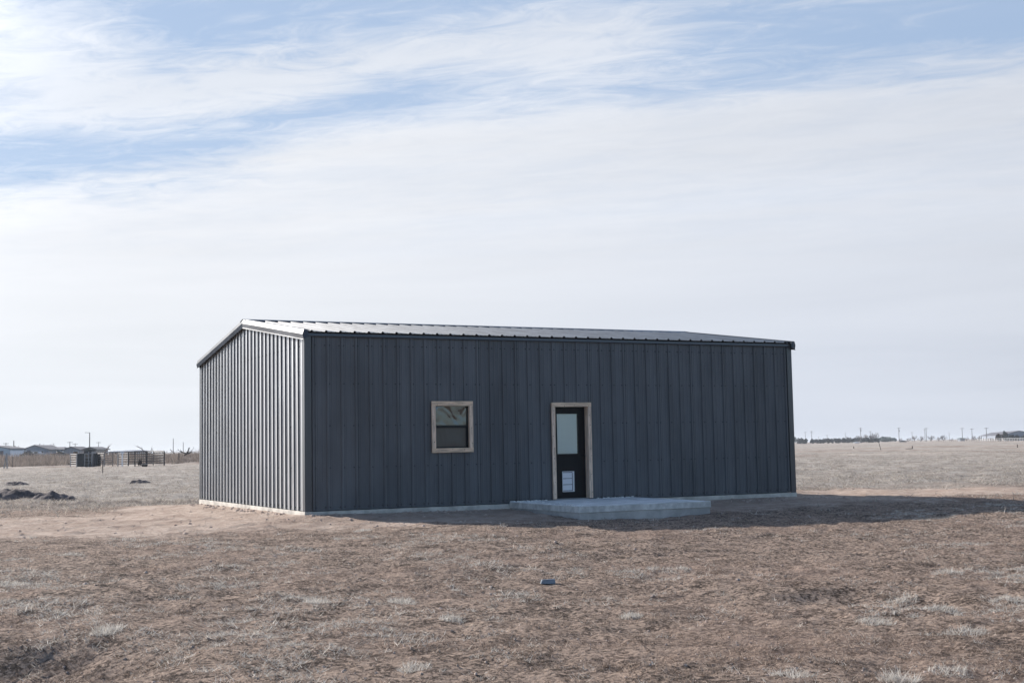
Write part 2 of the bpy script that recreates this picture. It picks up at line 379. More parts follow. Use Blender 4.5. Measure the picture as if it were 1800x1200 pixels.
bm_ = g.node('ShaderNodeBump'); bm_.inputs['Strength'].default_value = 1.; bm_.inputs['Distance'].default_value = .055
n.links.new(g.add(g.noise(pos, 14., 6, .72), g.mul(fine, .5)), bm_.inputs['Height']); n.links.new(bm_.outputs[0], p.inputs['Normal'])
ground = np_mesh('ground', co, fa, [gm], True, cols); tag(ground, kind='structure')

# ------------------------------------------------------------------ dead grass (nobody could count it)
def blades(name, n, dens_fn, region, wd, ln, lean, seed, palette, label, up=1.0, per=1, spread=.0, mt=None):
    rs = np.random.RandomState(seed)
    v0, v1, vp = region                                            # forward distances; vp: bias exponent towards the viewer
    v = v0+(v1-v0)*rs.rand(n)**vp; half = v*.43+1.5
    u = (rs.rand(n)*2-1)*half
    x = CP.x+u*cy+v*sy; y = CP.y-u*sy+v*cy
    keep = rs.rand(n) < dens_fn(x, y); x, y, v = x[keep], y[keep], v[keep]
    if per > 1:
        sp = spread*(.5+rs.rand(len(x)))
        tone = np.repeat(rs.rand(len(x)), per); big_ = np.repeat(.55+.9*rs.rand(len(x)), per)
        cx, cy_ = np.repeat(x, per), np.repeat(y, per); v = np.repeat(v, per); sp = np.repeat(sp, per)
        an = rs.rand(len(cx))*6.283; rr = np.sqrt(rs.rand(len(cx)))*sp
        x = cx+rr*np.cos(an); y = cy_+rr*np.sin(an); ox, oy = .3*np.cos(an)*rr/np.maximum(sp, 1e-3), .3*np.sin(an)*rr/np.maximum(sp, 1e-3)
    else:
        tone = rs.rand(len(x)); big_ = np.ones(len(x)); ox = oy = 0
    k = len(x); z = height(x, y)
    th = rs.rand(k)*6.283; l = ln*(.45+1.1*rs.rand(k))*big_; le = lean*(.4+1.2*rs.rand(k)); ww = wd*(.6+.8*rs.rand(k))
    dxx, dyy = np.cos(th)*le+ox*.7, np.sin(th)*le+oy*.7
    nrm = np.sqrt(dxx**2+dyy**2+up*up)
    tx, ty, tz = x+dxx/nrm*l, y+dyy/nrm*l, z+up/nrm*l
    fa_ = rs.rand(k)*6.283; px_, py_ = np.cos(fa_)*ww/2, np.sin(fa_)*ww/2
    co = np.empty((k, 3, 3)); co[:, 0] = np.stack([x-px_, y-py_, z-.004], -1); co[:, 1] = np.stack([x+px_, y+py_, z-.004], -1); co[:, 2] = np.stack([tx, ty, tz], -1)
    pal = np.array(palette); t = np.clip(.55*tone+.45*rs.rand(k), 0, .999)*(len(pal)-1); i = t.astype(int); f = (t-i)[:, None]
    cc = pal[i]*(1-f)+pal[i+1]*f; cc = cc*(.6+.8*rs.rand(k))[:, None]
    cols = np.repeat(np.concatenate([cc, np.ones((k, 1))], 1), 3, 0)
    o = np_mesh(name, co.reshape(-1, 3), np.arange(3*k).reshape(-1, 3), [mt or M['straw']], False, cols)
    return tag(o, kind='stuff', label=label) if label else o
def straw(name, trans):
    mt = bpy.data.materials.new(name); mt.use_nodes = True; n = mt.node_tree; n.nodes.clear(); g = G(n)
    at = g.node('ShaderNodeAttribute', attribute_name='tone').outputs['Color']
    a = g.node('ShaderNodeBsdfDiffuse'); b = g.node('ShaderNodeBsdfTranslucent'); mx = g.node('ShaderNodeMixShader'); o = g.node('ShaderNodeOutputMaterial')
    n.links.new(at, a.inputs[0]); n.links.new(at, b.inputs[0]); mx.inputs[0].default_value = trans
    n.links.new(a.outputs[0], mx.inputs[1]); n.links.new(b.outputs[0], mx.inputs[2]); n.links.new(mx.outputs[0], o.inputs[0]); return mt
M['straw'] = straw('dead_grass_blades', .35)
slabd = lambda x, y: (rectdist(x, y, 4.4, 7.7, -3.2, 0) > .02)*(rectdist(x, y, -.05, L+.05, -.05, W+.05) > .02)
def patch(x, y, f, s, lo, hi): return sstep(fbm(x*f, y*f, 4, s), lo, hi)
def d_near(x, y): return slabd(x, y)*(1-dirtmask(x, y))**1.5*(.35+.65*patch(x, y, .9, 21., -.35, .2))
def d_pale(x, y): return slabd(x, y)*(1-dirtmask(x, y))**2*(patch(x, y, .28, 41., -.15, .4)*patch(x, y, 1.3, 43., -.05, .4)+.02)
def d_field(x, y):
    u, v = uv(x, y); return slabd(x, y)*(1-dirtmask(x, y))**2*sstep(v, 31, 38)*(1-.5*sstep(v, 110, 150)) + slabd(x, y)*.05*(1-dirtmask(x, y))*sstep(v, 22, 28)
thatchpal = [(.09, .070, .059), (.265, .207, .170), (.44, .352, .29), (.78, .68, .58)]
palepal = [(.34, .31, .28), (.55, .52, .475), (.82, .78, .72)]
def d_clump(x, y): return slabd(x, y)*(1-dirtmask(x, y))**1.3*(.12+.88*patch(x, y, 1.7, 61., -.1, .4))
blades('matted_grass', 230000, d_near, (8., 31., 1.25), .0055, .042, 2.8, 1, thatchpal, 'short dead brown grass matted over the bare ground in front of the building', up=.55)
blades('clumped_grass', 40000, d_clump, (8., 33., 1.2), .0055, .042, 1.7, 7, thatchpal[:1]+thatchpal, 'low brown clumps of dead grass scattered thickly over the foreground', up=.8, per=11, spread=.06)
blades('pale_dry_grass', 42000, d_pale, (8., 33., 1.15), .006, .052, 1.7, 2, palepal, 'bleached grey wisps of dry grass standing in loose patches across the foreground', up=.8, per=15, spread=.075)
def d_hum(x, y): return d_field(x, y)*(.25+.75*patch(x, y, .45, 71., -.25, .25))
blades('field_grass', 90000, d_hum, (22., 160., 1.5), .022, .12, 1.6, 3, [(.24, .205, .175), (.42, .375, .33), (.62, .57, .51)], 'pale dead grass covering the open field beyond the building', up=.7, per=8, spread=.20)
def d_berm(x, y):
    u, v = uv(x, y); return sstep(-u, 38, 44)*sstep(v, 196, 200)
blades('tall_brown_grass', 9000, d_berm, (196., 222., 1.), .05, .75, .35, 4, [(.15, .127, .115), (.245, .205, .18), (.34, .29, .25)], 'band of tall brown dead grass in front of the far houses', up=1., per=14, spread=.6)

# ------------------------------------------------------------------ the metal building
HE, SLOPE = 3.56, .1390                         # eave wall height, roof rise per metre
RIB = .3048
bld = empty('metal_building', (0, 0, -.3), label='dark charcoal ribbed metal building with a low gable roof, one window and one door', cat='metal building')
def B(mb, name, mt, parent=None, **k):
    mb.v = [(a, b, c+.3) for a, b, c in mb.v] if parent is None else mb.v
    return mb.build(name, mt, parent or bld, **k)
sub_off = lambda mb: mb
def profile(a0, a1, phase=0., minor=True, rib=(.031, .016, .033)):
    """cross-section of ribbed sheet: (along, outward) points"""
    pts = []; k0 = int(math.floor((a0-phase)/RIB))-1
    for k in range(k0, int((a1-phase)/RIB)+2):
        c = phase+k*RIB
        pts += [(c-rib[0], 0), (c-rib[1], rib[2]), (c+rib[1], rib[2]), (c+rib[0], 0)]
        if minor:
            for q in (.1016, .2032): pts += [(c+q-.014, 0), (c+q-.009, .006), (c+q+.009, .006), (c+q+.014, 0)]
    res = []
    for (p, o), (p2, o2) in zip(pts, pts[1:]):
        for a in (a0, a1):
            if p < a < p2: res.append((a, o+(o2-o)*(a-p)/(p2-p)))
        if a0 <= p2 <= a1: res.append((p2, o2))
    if pts[0][0] >= a0: res.append(pts[0])
    return sorted(set(res))
def at_profile(pf, a):
    for (p, o), (q, r_) in zip(pf, pf[1:]):
        if p <= a <= q: return o+(r_-o)*(a-p)/max(q-p, 1e-9)
    return 0
def ribwall(a0, a1, P3, ztopf, openings=(), breaks=()):
    """P3(a, out, z) -> world point"""
    pf = profile(a0, a1, .15)
    extra = [e for o in openings for e in o[:2]]+list(breaks)
    pf = sorted(set(pf+[(e, at_profile(pf, e)) for e in extra]))
    mb = MB()
    for (p, o), (q, r_) in zip(pf, pf[1:]):
        if q-p < 1e-6: continue
        spans = [(0., None)]
        for (b0, b1, z0, z1) in openings:
            if p >= b0-1e-6 and q <= b1+1e-6: spans = [(0., z0), (z1, None)]
        for s0, s1 in spans:
            if s1 is not None and s1 <= s0: continue
            za, zb = (ztopf(p), ztopf(q)) if s1 is None else (s1, s1)
            mb.poly([P3(p, o, s0), P3(q, r_, s0), P3(q, r_, zb), P3(p, o, za)])
    kk = 0
    while .15+kk*RIB < a1-.1:                                        # near-black strip colours in the shade at each three-foot sheet's lap
        e0 = .15+kk*RIB+.0375
        if e0 > a0+.1 and not any(o[0]-.01 < e0 < o[1]+.01 for o in openings):
            P = [P3(e0, -.001, 0), P3(e0+.008, -.001, 0), P3(e0+.008, .0035, 0), P3(e0, .0035, 0)]; zt = ztopf(e0)-.002
            Q = [(a, b_, zt) for a, b_, c in P]; k0 = len(mb.v); mb.v += P+Q
            for f_ in ((0, 1, 5, 4), (1, 2, 6, 5), (2, 3, 7, 6), (3, 0, 4, 7)): mb.f.append(tuple(k0+i for i in f_)); mb.mi.append(1)
        kk += 3
    # screws: rows of hex heads beside the ribs
    for zr in (.06, .85, 1.7, 2.55, 3.33):
        k = 0
        a = a0+.2
        while a < a1-.1:
            kk = round((a-.15)/RIB); c = .15+kk*RIB
            for dd in ((-.05, .05) if zr in (.06, 3.33) or kk % 3 == 0 else (.05,)):
                p = c+dd
                if a0 < p < a1 and not any(o[0]-.12 < p < o[1]+.12 and o[2]-.1 < zr < o[3]+.1 for o in openings):
                    c0 = Vector(P3(p, .0015, zr)); c1 = Vector(P3(p, .011, zr)); mb.tube(c0, c1, .015, .012, 6, mi=1)
            a += RIB
    return mb
DOOR = (5.62, 6.51, .0, 2.115); WIN = (2.77, 3.61, 1.165, 2.14)
zf = lambda a: HE
mats_w = [M['panel'], M['screw_lapshade']]
fw_ = ribwall(.0, L, lambda a, o, z: (a, -o, z), zf, [DOOR, WIN]); B(fw_, 'front_wall', mats_w)
zg = lambda a: HE+SLOPE*(W/2-abs(a-W/2))
gl = ribwall(0., W, lambda a, o, z: (-o, a, z), zg, (), [W/2]); B(gl, 'gable_wall', mats_w)
gr = ribwall(0., W, lambda a, o, z: (L+o, a, z), zg, (), [W/2]); B(gr, 'gable_wall', mats_w)
bk = ribwall(0., L, lambda a, o, z: (a, W+o, z), zf); B(bk, 'back_wall', mats_w)
# dark inside lining so that nothing shines through
ins = MB()
for z0, z1, x0, x1 in ((0, HE, .03, WIN[0]), (0, WIN[2], WIN[0], WIN[1]), (WIN[3], HE, WIN[0], WIN[1]), (0, HE, WIN[1], DOOR[0]), (DOOR[3], HE, DOOR[0], DOOR[1]), (0, HE, DOOR[1], L-.03)):
    ins.box(x0, x1, .004, .02, z0, z1)
B(ins, 'inner_lining', M['foam'])
# corner trims (box trims wrapping each corner)
for (cx_, cy2, sx, sy2) in ((0, 0, 1, 1), (L, 0, -1, 1), (0, W, 1, -1), (L, W, -1, -1)):
    t = MB(); o = .038; wd = .105; th = .003
    def q(a, b): return (cx_+a*sx, cy2+b*sy2)
    loop = [(-o, -o), (wd, -o), (wd, -.006), (wd-th, -.006), (wd-th, -o+th), (-o+th, -o+th), (-o+th, wd-th), (-.006, wd-th), (-.006, wd), (-o, wd)]
    t.prism([(*q(a, b), -.012) for a, b in loop], (0, 0, HE+.01)); B(t, 'corner_trim', M['trim'])
# roof: two ribbed slopes
def roof_pt(x, s, out, side):
    """s: distance from ridge line (horizontal), out: height above sheet"""
    y = W/2-s if side == 0 else W/2+s
    return (x, y, HE+.05+SLOPE*(W/2-s)+out)
EV = W/2+.11
for side in (0, 1):
    rb = MB(); pf = profile(-.07, L+.07, .10, True, (.036, .014, .031))
    for (p, o), (q, r_) in zip(pf, pf[1:]):
        if q-p < 1e-6: continue
        rb.poly([roof_pt(p, EV, o, side), roof_pt(q, EV, r_, side), roof_pt(q, 0, r_, side), roof_pt(p, 0, o, side)])
    k = 0; x = .10
    while x < L+.05:                                           # foam closures under the ribs at the eave
        rb.poly([roof_pt(x-.036, EV-.004, 0, side), roof_pt(x+.036, EV-.004, 0, side), roof_pt(x+.014, EV-.004, .031, side), roof_pt(x-.014, EV-.004, .031, side)], 1)
        for s in (.35, 1.5, 3.0, 4.4):
            c0 = Vector(roof_pt(x+.05, s, 0, side)); rb.tube(c0, c0+Vector((0, 0, .012)), .008, .007, 6, mi=1)
        x += RIB
    rb.poly([roof_pt(-.07, EV, -.002, side), roof_pt(-.07, 0, -.002, side), roof_pt(L+.07, 0, -.002, side), roof_pt(L+.07, EV, -.002, side)], 1)
    B(rb, 'roof', [M['roofm'], M['foam']])
# ridge cap
rc = MB()
for side in (0, 1):
    sgn = -1 if side == 0 else 1
    a = [roof_pt(-.085, 0, .046, side), roof_pt(-.085, .20, .040, side), roof_pt(-.085, .215, .012, side), roof_pt(-.085, .218, .012, side), roof_pt(-.085, .204, .043, side), roof_pt(-.085, 0, .050, side)]
    rc.prism(a, (L+.17, 0, 0))
    rc.box(-.05, L+.05, *sorted((W/2+sgn*.13, W/2+sgn*.16)), HE+.05+SLOPE*(W/2-.16), HE+.05+SLOPE*(W/2-.14)+.034, 1)
B(rc, 'ridge_cap', [M['roofm'], M['foam']])
# eave trim: a slim angled fascia with a drip edge
for side in (0, 1):
    s = -1 if side == 0 else 1; y0 = 0 if side == 0 else W
    e = MB()
    e.prism([(-.035, y0+s*.040, HE-.055), (-.035, y0+s*.052, HE-.06), (-.035, y0+s*.060, HE-.045), (-.035, y0+s*.056, HE+.006), (-.035, y0, HE+.006), (-.035, y0, HE-.055)], (L+.07, 0, 0)); e.box(-.03, L+.03, *sorted((y0+s*.01, y0+s*.045)), HE+.0065, HE+.036, 1)  # black strip fills the gap below the roof edge, its shade put into colour
    B(e, 'eave_trim', [M['trim'], M['foam']])
# rake trims, four of them: a flange over the roof, a face tipped up, a face tipped down and a kicked hem
for gx, sx in ((0, -1), (L, 1)):
    for side in (0, 1):
        t = MB()
        prof = [(-.05, .040), (.070, .042), (.100, -.055), (.078, -.150), (.098, -.168), (.094, -.171), (.072, -.150), (.090, -.056), (.064, .030), (-.05, .030)]
        a = []; b = []
        for o, h in prof:
            sE, sR = EV+.02, 0.
            a.append(Vector((gx+sx*o, roof_pt(0, sE, 0, side)[1], HE+.05+SLOPE*(W/2-sE)+h)))
            b.append(Vector((gx+sx*o, W/2, HE+.05+SLOPE*W/2+h)))
        k = len(t.v); Lp = len(a); t.v += [tuple(v) for v in a+b]
        for i in range(Lp):
            j = (i+1) % Lp; t.f.append((k+i, k+j, k+Lp+j, k+Lp+i)); t.mi.append(0)
        t.f.append(tuple(k+i for i in range(Lp))); t.mi.append(0)
        # folded end cap of the trim, below the roof edge
        ye = roof_pt(0, EV+.02, 0, side)[1]; s = -1 if side == 0 else 1; ze = HE+.05+SLOPE*(W/2-EV-.02)
        t.prism([(gx+sx*(-.02), ye, ze-.11), (gx+sx*.066, ye, ze-.14), (gx+sx*.086, ye, ze-.055), (gx+sx*.060, ye, ze+.028), (gx+sx*(-.02), ye, ze+.028)], (0, -s*.03, 0))
        B(t, 'rake_trim', M['raketrim'])
# foundation
f = MB(); f.box(-.045, L+.045, -.05, W+.05, -.62, -.013); B(f, 'foundation', M['conc2'], bevel=.008)

# window
wn = empty('window', (0, 0, .3)); wn.parent = bld
x0, x1, z0, z1 = WIN
fr = MB(); fr.box(x0, x0+.035, -.012, .09, z0, z1); fr.box(x1-.035, x1, -.012, .09, z0, z1); fr.box(x0+.035, x1-.035, -.012, .09, z1-.03, z1); fr.box(x0+.035, x1-.035, -.012, .09, z0, z0+.035)
zm = 1.665
fr.box(x0+.035, x1-.035, -.008, .05, zm-.034, zm+.020)
fr.box(x1-.075, x1-.035, .022, .06, z0+.035, zm-.022); fr.box(x0+.035, x0+.055, .022, .06, z0+.035, zm-.022); fr.box(x0+.055, x1-.075, .022, .06, z0+.035, z0+.07)
fr.build('sash_frame', M['vinyl'], wn, bevel=.002)
pa = MB(); pa.box(x0+.035, x1-.035, .018, .024, zm+.022, z1-.03); pa.build('pane', M['pane'], wn, label='upper pane with warped reflections of sky and field')
pa = MB(); pa.box(x0+.055, x1-.075, .034, .040, z0+.07, zm-.022); pa.build('pane', M['screen'], wn, label='dark lower pane behind an insect screen')
def board(x0, x1, y0, y1, z0, z1, mt, parent, name='casing_board', knots=3):
    b = MB(); b.box(x0, x1, y0, y1, z0, z1)
    for i in range(knots):
        if z1-z0 > x1-x0: c = (random.uniform(x0+.015, x1-.015), z0+(i+random.uniform(.2, .8))*(z1-z0)/knots)
        else: c = (x0+(i+random.uniform(.2, .8))*(x1-x0)/knots, random.uniform(z0+.015, z1-.015))
        b.tube((c[0], y0+.004, c[1]), (c[0], y0-.0015, c[1]), random.uniform(.006, .011), n=8, mi=1)
    return b.build(name, [mt, M['knot']], parent, bevel=.003)
for a in ((2.715, 3.665, -.076, -.036, 2.092, 2.190, M['wood_h']), (2.715, 3.665, -.076, -.036, 1.112, 1.205, M['wood_h']),
          (2.715, 2.803, -.074, -.036, 1.205, 2.092, M['wood']), (3.577, 3.665, -.074, -.036, 1.205, 2.092, M['wood'])): board(*a, wn)
lin = MB(); lin.box(2.77, 2.803, -.036, -.012, 1.205, 2.092); lin.box(3.577, 3.61, -.036, -.012, 1.205, 2.092); lin.box(2.77, 3.61, -.036, -.012, 2.092, 2.14); lin.box(2.77, 3.61, -.036, -.012, 1.165, 1.205)
lin.build('window_jamb', M['wood'], wn)
# door
dr = empty('door', (0, 0, .3)); dr.parent = bld
board(5.565, 5.650, -.076, -.036, .05, 2.066, M['wood'], dr, knots=8); board(6.475, 6.562, -.076, -.036, .05, 2.066, M['wood'], dr, knots=6)
board(5.565, 6.562, -.078, -.036, 2.066, 2.160, M['wood_h'], dr, knots=4)
jb = MB(); jb.box(5.605, 5.640, -.036, .16, .045, 2.066); jb.box(6.485, 6.520, -.036, .16, .045, 2.066); jb.box(5.640, 6.485, -.034, .16, 2.070, 2.10)
jb.build('door_jamb', M['wood'], dr)
DY = .10
GX0, GX1, GZ0, GZ1 = 5.775, 6.300, 1.030, 1.915; PX0, PX1, PZ0, PZ1 = 5.885, 6.185, .195, .645
sl_ = MB(); X0, X1, Z0, Z1 = 5.642, 6.483, .055, 2.066
def panelholes(mb, y0, y1, holes):
    (a0, a1, c0, c1), (b0, b1, d0, d1) = holes
    mb.box(X0, X1, y0, y1, c1, Z1); mb.box(X0, a0, y0, y1, c0, c1); mb.box(a1, X1, y0, y1, c0, c1); mb.box(X0, X1, y0, y1, d1, c0)
    mb.box(X0, b0, y0, y1, d0, d1); mb.box(b1, X1, y0, y1, d0, d1); mb.box(X0, X1, y0, y1, Z0, d0)
panelholes(sl_, DY, DY+.045, ((GX0, GX1, GZ0, GZ1), (PX0, PX1, PZ0, PZ1)))
slab_ = sl_.build('door_leaf', M['black'], dr)
lt = MB(); e = .028
for (a, b, c, d_) in ((GX0-e, GX1+e, GZ1, GZ1+e), (GX0-e, GX1+e, GZ0-e, GZ0), (GX0-e, GX0, GZ0, GZ1), (GX1, GX1+e, GZ0, GZ1)): lt.box(a, b, DY-.012, DY-.0005, c, d_)
lt.build('glazing_bead', M['black'], dr, bevel=.003)
bl = MB()
for i in range(34):
    z = GZ0+(i+.5)*(GZ1-GZ0)/34; h = (GZ1-GZ0)/34*.48
    bl.prism([(GX0+.01, DY+.030, z-h), (GX0+.01, DY+.022, z), (GX0+.01, DY+.030, z+h), (GX0+.01, DY+.032, z)], (GX1-GX0-.02, 0, 0))
bl.box(GX0+.001, GX1-.001, DY+.034, DY+.04, GZ0, GZ1)
bl.build('blind', M['blind'], dr)
gls = bpy.data.materials.new('clear_door_glass'); gls.use_nodes = True; n = gls.node_tree; n.nodes.clear(); g = G(n)
tr = g.node('ShaderNodeBsdfTransparent'); tr.inputs[0].default_value = (.93, .97, .97, 1); gs = g.node('ShaderNodeBsdfGlossy'); gs.inputs['Roughness'].default_value = .05
fre = g.node('ShaderNodeFresnel'); fre.inputs[0].default_value = 1.6; mx = g.node('ShaderNodeMixShader'); oo = g.node('ShaderNodeOutputMaterial')
n.links.new(fre.outputs[0], mx.inputs[0]); n.links.new(tr.outputs[0], mx.inputs[1]); n.links.new(gs.outputs[0], mx.inputs[2]); n.links.new(mx.outputs[0], oo.inputs[0])
gp = MB(); gp.box(GX0+.0005, GX1-.0005, DY+.006, DY+.011, GZ0+.0005, GZ1-.0005); gp.build('glass', gls, dr)
pd = MB(); h3 = (PZ1-PZ0-.05)/3
for i in range(3): pd.box(PX0+.02, PX1-.05, DY+.004, DY+.012, PZ0+.025+i*h3+.006, PZ0+.025+(i+1)*h3-.006)
pd.box(PX0, PX0+.012, DY-.01, DY+.02, PZ0, PZ1); pd.box(PX1-.035, PX1, DY-.01, DY+.02, PZ0, PZ1); pd.box(PX0+.012, PX1-.035, DY-.01, DY+.02, PZ0, PZ0+.016); pd.box(PX0+.012, PX1-.035, DY-.01, DY+.02, PZ1-.016, PZ1)
pd.build('pet_door', M['petwhite'], dr, bevel=.002)
pk = MB(); pk.box(PX0+.001, PX1-.001, DY+.022, DY+.03, PZ0+.001, PZ1-.001); pk.build('pet_door_backing', M['black'], dr)
hd = MB(); hd.tube((6.425, DY, .98), (6.425, DY-.012, .98), .03, .03, 14); hd.tube((6.425, DY-.012, .98), (6.425, DY-.045, .98), .011, .011, 10); hd.tube((6.425, DY-.045, .98), (6.425, DY-.075, .98), .026, .022, 14)
hd.build('door_knob', M['black'], dr, smooth=False)
ts = MB(); ts.box(5.642, 6.483, -.03, .14, .032, .052); ts.build('threshold', M['galv'], dr)

# ------------------------------------------------------------------ porch slab and small things on the ground
ps = MB()
nx_ = 28
ps.box(4.50, 7.60, -3.08, -.052, -.095, .018, 1); ps.box(4.515, 7.585, -3.065, -.052, -.6, -.095, 2); ps.box(4.504, 7.596, -3.076, -.053, .018, .031, 0)  # paler top, darker stained sides: the faces' light and shade is partly coloured in
o = ps.build('concrete_slab', [M['concrete'], M['formed'], M['footing']], None, bevel=.004, label='poured pale concrete doorstep slab lying in the shade below the door', cat='concrete slab')

sp_ = MB(); q_ = random.Random(9)
for i in range(150):
    x = q_.uniform(4.5, 7.6); r = q_.uniform(.006, .018)
    if 5.5 < x < 6.6: continue
    c_ = Vector((x, -.06-q_.random()*.05, .030+r*.4)); sp_.obox(c_, (r*q_.uniform(.6, 1.6), r*.3, 0), (-.2*r, r*.8, 0), (0, 0, r*q_.uniform(.4, 1.)))
for i in range(60):
    x = q_.uniform(4.5, 4.9); r = q_.uniform(.008, .02); sp_.obox((x-.0, q_.uniform(-3., -.1), .03+r*.3), (r, r*.4, 0), (-.3*r, r*.8, 0), (0, 0, r*.5))
sp_.build('cement_crumbs', M['concrete'], o)
rs_ = random.Random(5)
def rock(x, y, r, name, mt, label=None, cat=None, group=None, squash=.6, seed=0):
    q = random.Random(seed); b = MB(); n_, m_ = 9, 6
    for i in range(m_+1):
        ph = math.pi*i/m_
        for j in range(n_):
            th = 2*math.pi*j/n_; k = r*(.75+.5*q.random())
            b.v.append((math.sin(ph)*math.cos(th)*k, math.sin(ph)*math.sin(th)*k*.8, math.cos(ph)*r*squash*(.85+.3*q.random()*(0 < i < m_))))
    for i in range(m_):
        for j in range(n_):
            a = i*n_+j; c = i*n_+(j+1) % n_; b.f.append((a, a+n_, c+n_, c)); b.mi.append(0)
    o = b.build(name, mt, None, label=label, cat=cat, group=group); o.location = (x, y, hz(x, y)+r*squash*.25); o.rotation_euler = (0, 0, q.random()*6)
    return o
# broken cinder block
bx, by = -.60, -11.40
cb = empty('cinder_block', (bx, by, hz(bx, by)+.0), R(-18), label='small broken grey masonry block lying alone on the grass in front of the slab', cat='block')
b = MB(); v = [(-.115, -.05, 0), (.105, -.055, 0), (.125, .05, 0), (-.10, .055, 0), (-.085, -.035, .085), (.10, -.04, .092), (.112, .04, .085), (-.09, .045, .075)]
b.v = v; b.f = [(0,3,2,1),(4,5,6,7),(0,1,5,4),(1,2,6,5),(2,3,7,6),(3,0,4,7)]; b.mi = [0]*6; b.build('block_body', M['block'], cb, bevel=.008); cb.scale = (.82, .82, .62)

# loose stones and clods: one material patch nobody could count
cl_ = MB(); q = random.Random(3)
def clod(b, x, y, r):
    z = hz(x, y); k = len(b.v)
    pts = [(0, 0, r*.7)]+[(math.cos(t)*r*q.uniform(.6, 1.2), math.sin(t)*r*q.uniform(.6, 1.2), r*q.uniform(0, .4)) for t in [i*1.2566+q.random()*.5 for i in range(5)]]
    b.v += [(x+a, y+b_, z+c) for a, b_, c in pts]+[(x+a, y+b_, z-.02) for a, b_, c in pts[1:]]
    for i in range(5):
        j = (i+1) % 5; b.f.append((k, k+1+i, k+1+j)); b.f.append((k+1+i, k+6+i, k+6+j, k+1+j)); b.mi += [0, 0]
cand = []
while len(cand) < 2600:
    x, y = q.uniform(-9, 24), q.uniform(-13, 9)
    cand.append((x, y))
ca_ = np.array(cand); dmv = dirtmask(ca_[:, 0], ca_[:, 1])
for (x, y), dmm in zip(cand, dmv):
    if rectdist(np.array(x), np.array(y), -.05, L+.05, -.05, W+.05) < .03 or rectdist(np.array(x), np.array(y), 4.5, 7.6, -3.1, 0) < .03: continue
    if dmm < .25 and q.random() > .25: continue
    clod(cl_, x, y, q.choice((.008, .012, .018, .03))*q.uniform(.7, 1.4))
for i in range(260):                                               # rubble crumbled along the foot of the foundation
    e = q.random()
    if e < .45: x, y = q.uniform(7.7, L+1.2), -q.uniform(.06, .9)
    elif e < .7: x, y = q.uniform(0, 4.4), -q.uniform(.06, .45)
    else: x, y = -q.uniform(.06, .5), q.uniform(1, W)
    clod(cl_, x, y, q.uniform(.015, .05))
M['clod'] = mat('earth_clods', (.42, .33, .28), .95, var=.35, vscale=9)
ff = np.random.RandomState(77); vv = 8+20*ff.rand(9000)**1.3; uu = (ff.rand(9000)*2-1)*(vv*.43+1)
fx_, fy_ = CP.x+uu*cy+vv*sy, CP.y-uu*sy+vv*cy; keep_ = (rectdist(fx_, fy_, 4.4, 7.7, -3.2, 0) > .05) & (rectdist(fx_, fy_, -.1, L+.1, -.1, W+.1) > .05) & (patch(fx_, fy_, 1.1, 91., -.3, .3) > ff.rand(9000))
for x, y, r_ in zip(fx_[keep_], fy_[keep_], ff.rand(9000)[keep_]): clod(cl_, float(x), float(y), .005+.013*float(r_)**3)
cl_.build('loose_clods', M['clod'], None, kind='stuff', label='loose earth clods and gravel scattered around the foot of the building')

# a few single pale tufts that stand out
def tuft(px, py, r, h, n, label, seed, mt):
    # the spot on the ground under that tuft
    zz = -.4
    for _ in range(4):
        d = FW*FPX+RT*(px-900)-UP*(py-600); t = (zz-CP.z)/d.z; x, y = CP.x+d.x*t, CP.y+d.y*t; zz = hz(x, y)
    q = np.random.RandomState(seed); k = n
    an = q.rand(k)*6.283; rr = np.sqrt(q.rand(k))*r*.75; bx_, by_ = rr*np.cos(an), rr*np.sin(an)
    l = h*(.15+1.0*q.rand(k)**1.6)*(1.1-.5*rr/(r*.75)); dx_ = .25*np.cos(an)+q.randn(k)*1.1; dy_ = .25*np.sin(an)+q.randn(k)*1.1
    nn = np.sqrt(dx_**2+dy_**2+.7); fa_ = q.rand(k)*6.283; w_ = .0028*(.6+.8*q.rand(k))
    gz = height(x+bx_, y+by_)-zz
    c = np.empty((k, 3, 3)); c[:, 0] = np.stack([bx_-np.cos(fa_)*w_, by_-np.sin(fa_)*w_, 0*bx_-.01], -1); c[:, 1] = np.stack([bx_+np.cos(fa_)*w_, by_+np.sin(fa_)*w_, 0*bx_-.01], -1)
    c[:, 2] = np.stack([bx_+dx_/nn*l, by_+dy_/nn*l, .83/nn*l], -1); c[:, :, 2] += gz[:, None]
    pal = np.array(palepal)*1.08; ti = q.rand(k)*1.99; i = ti.astype(int); f_ = (ti-i)[:, None]; cc = pal[i]*(1-f_)+pal[i+1]*f_
    o = np_mesh('grass_tuft', c.reshape(-1, 3), np.arange(3*k).reshape(-1, 3), [mt], False, np.repeat(np.concatenate([cc, np.ones((k, 1))], 1), 3, 0))
    o.location = (x, y, zz); tag(o, label, 'grass tuft', 'bleached grass tufts on the foreground'); return o
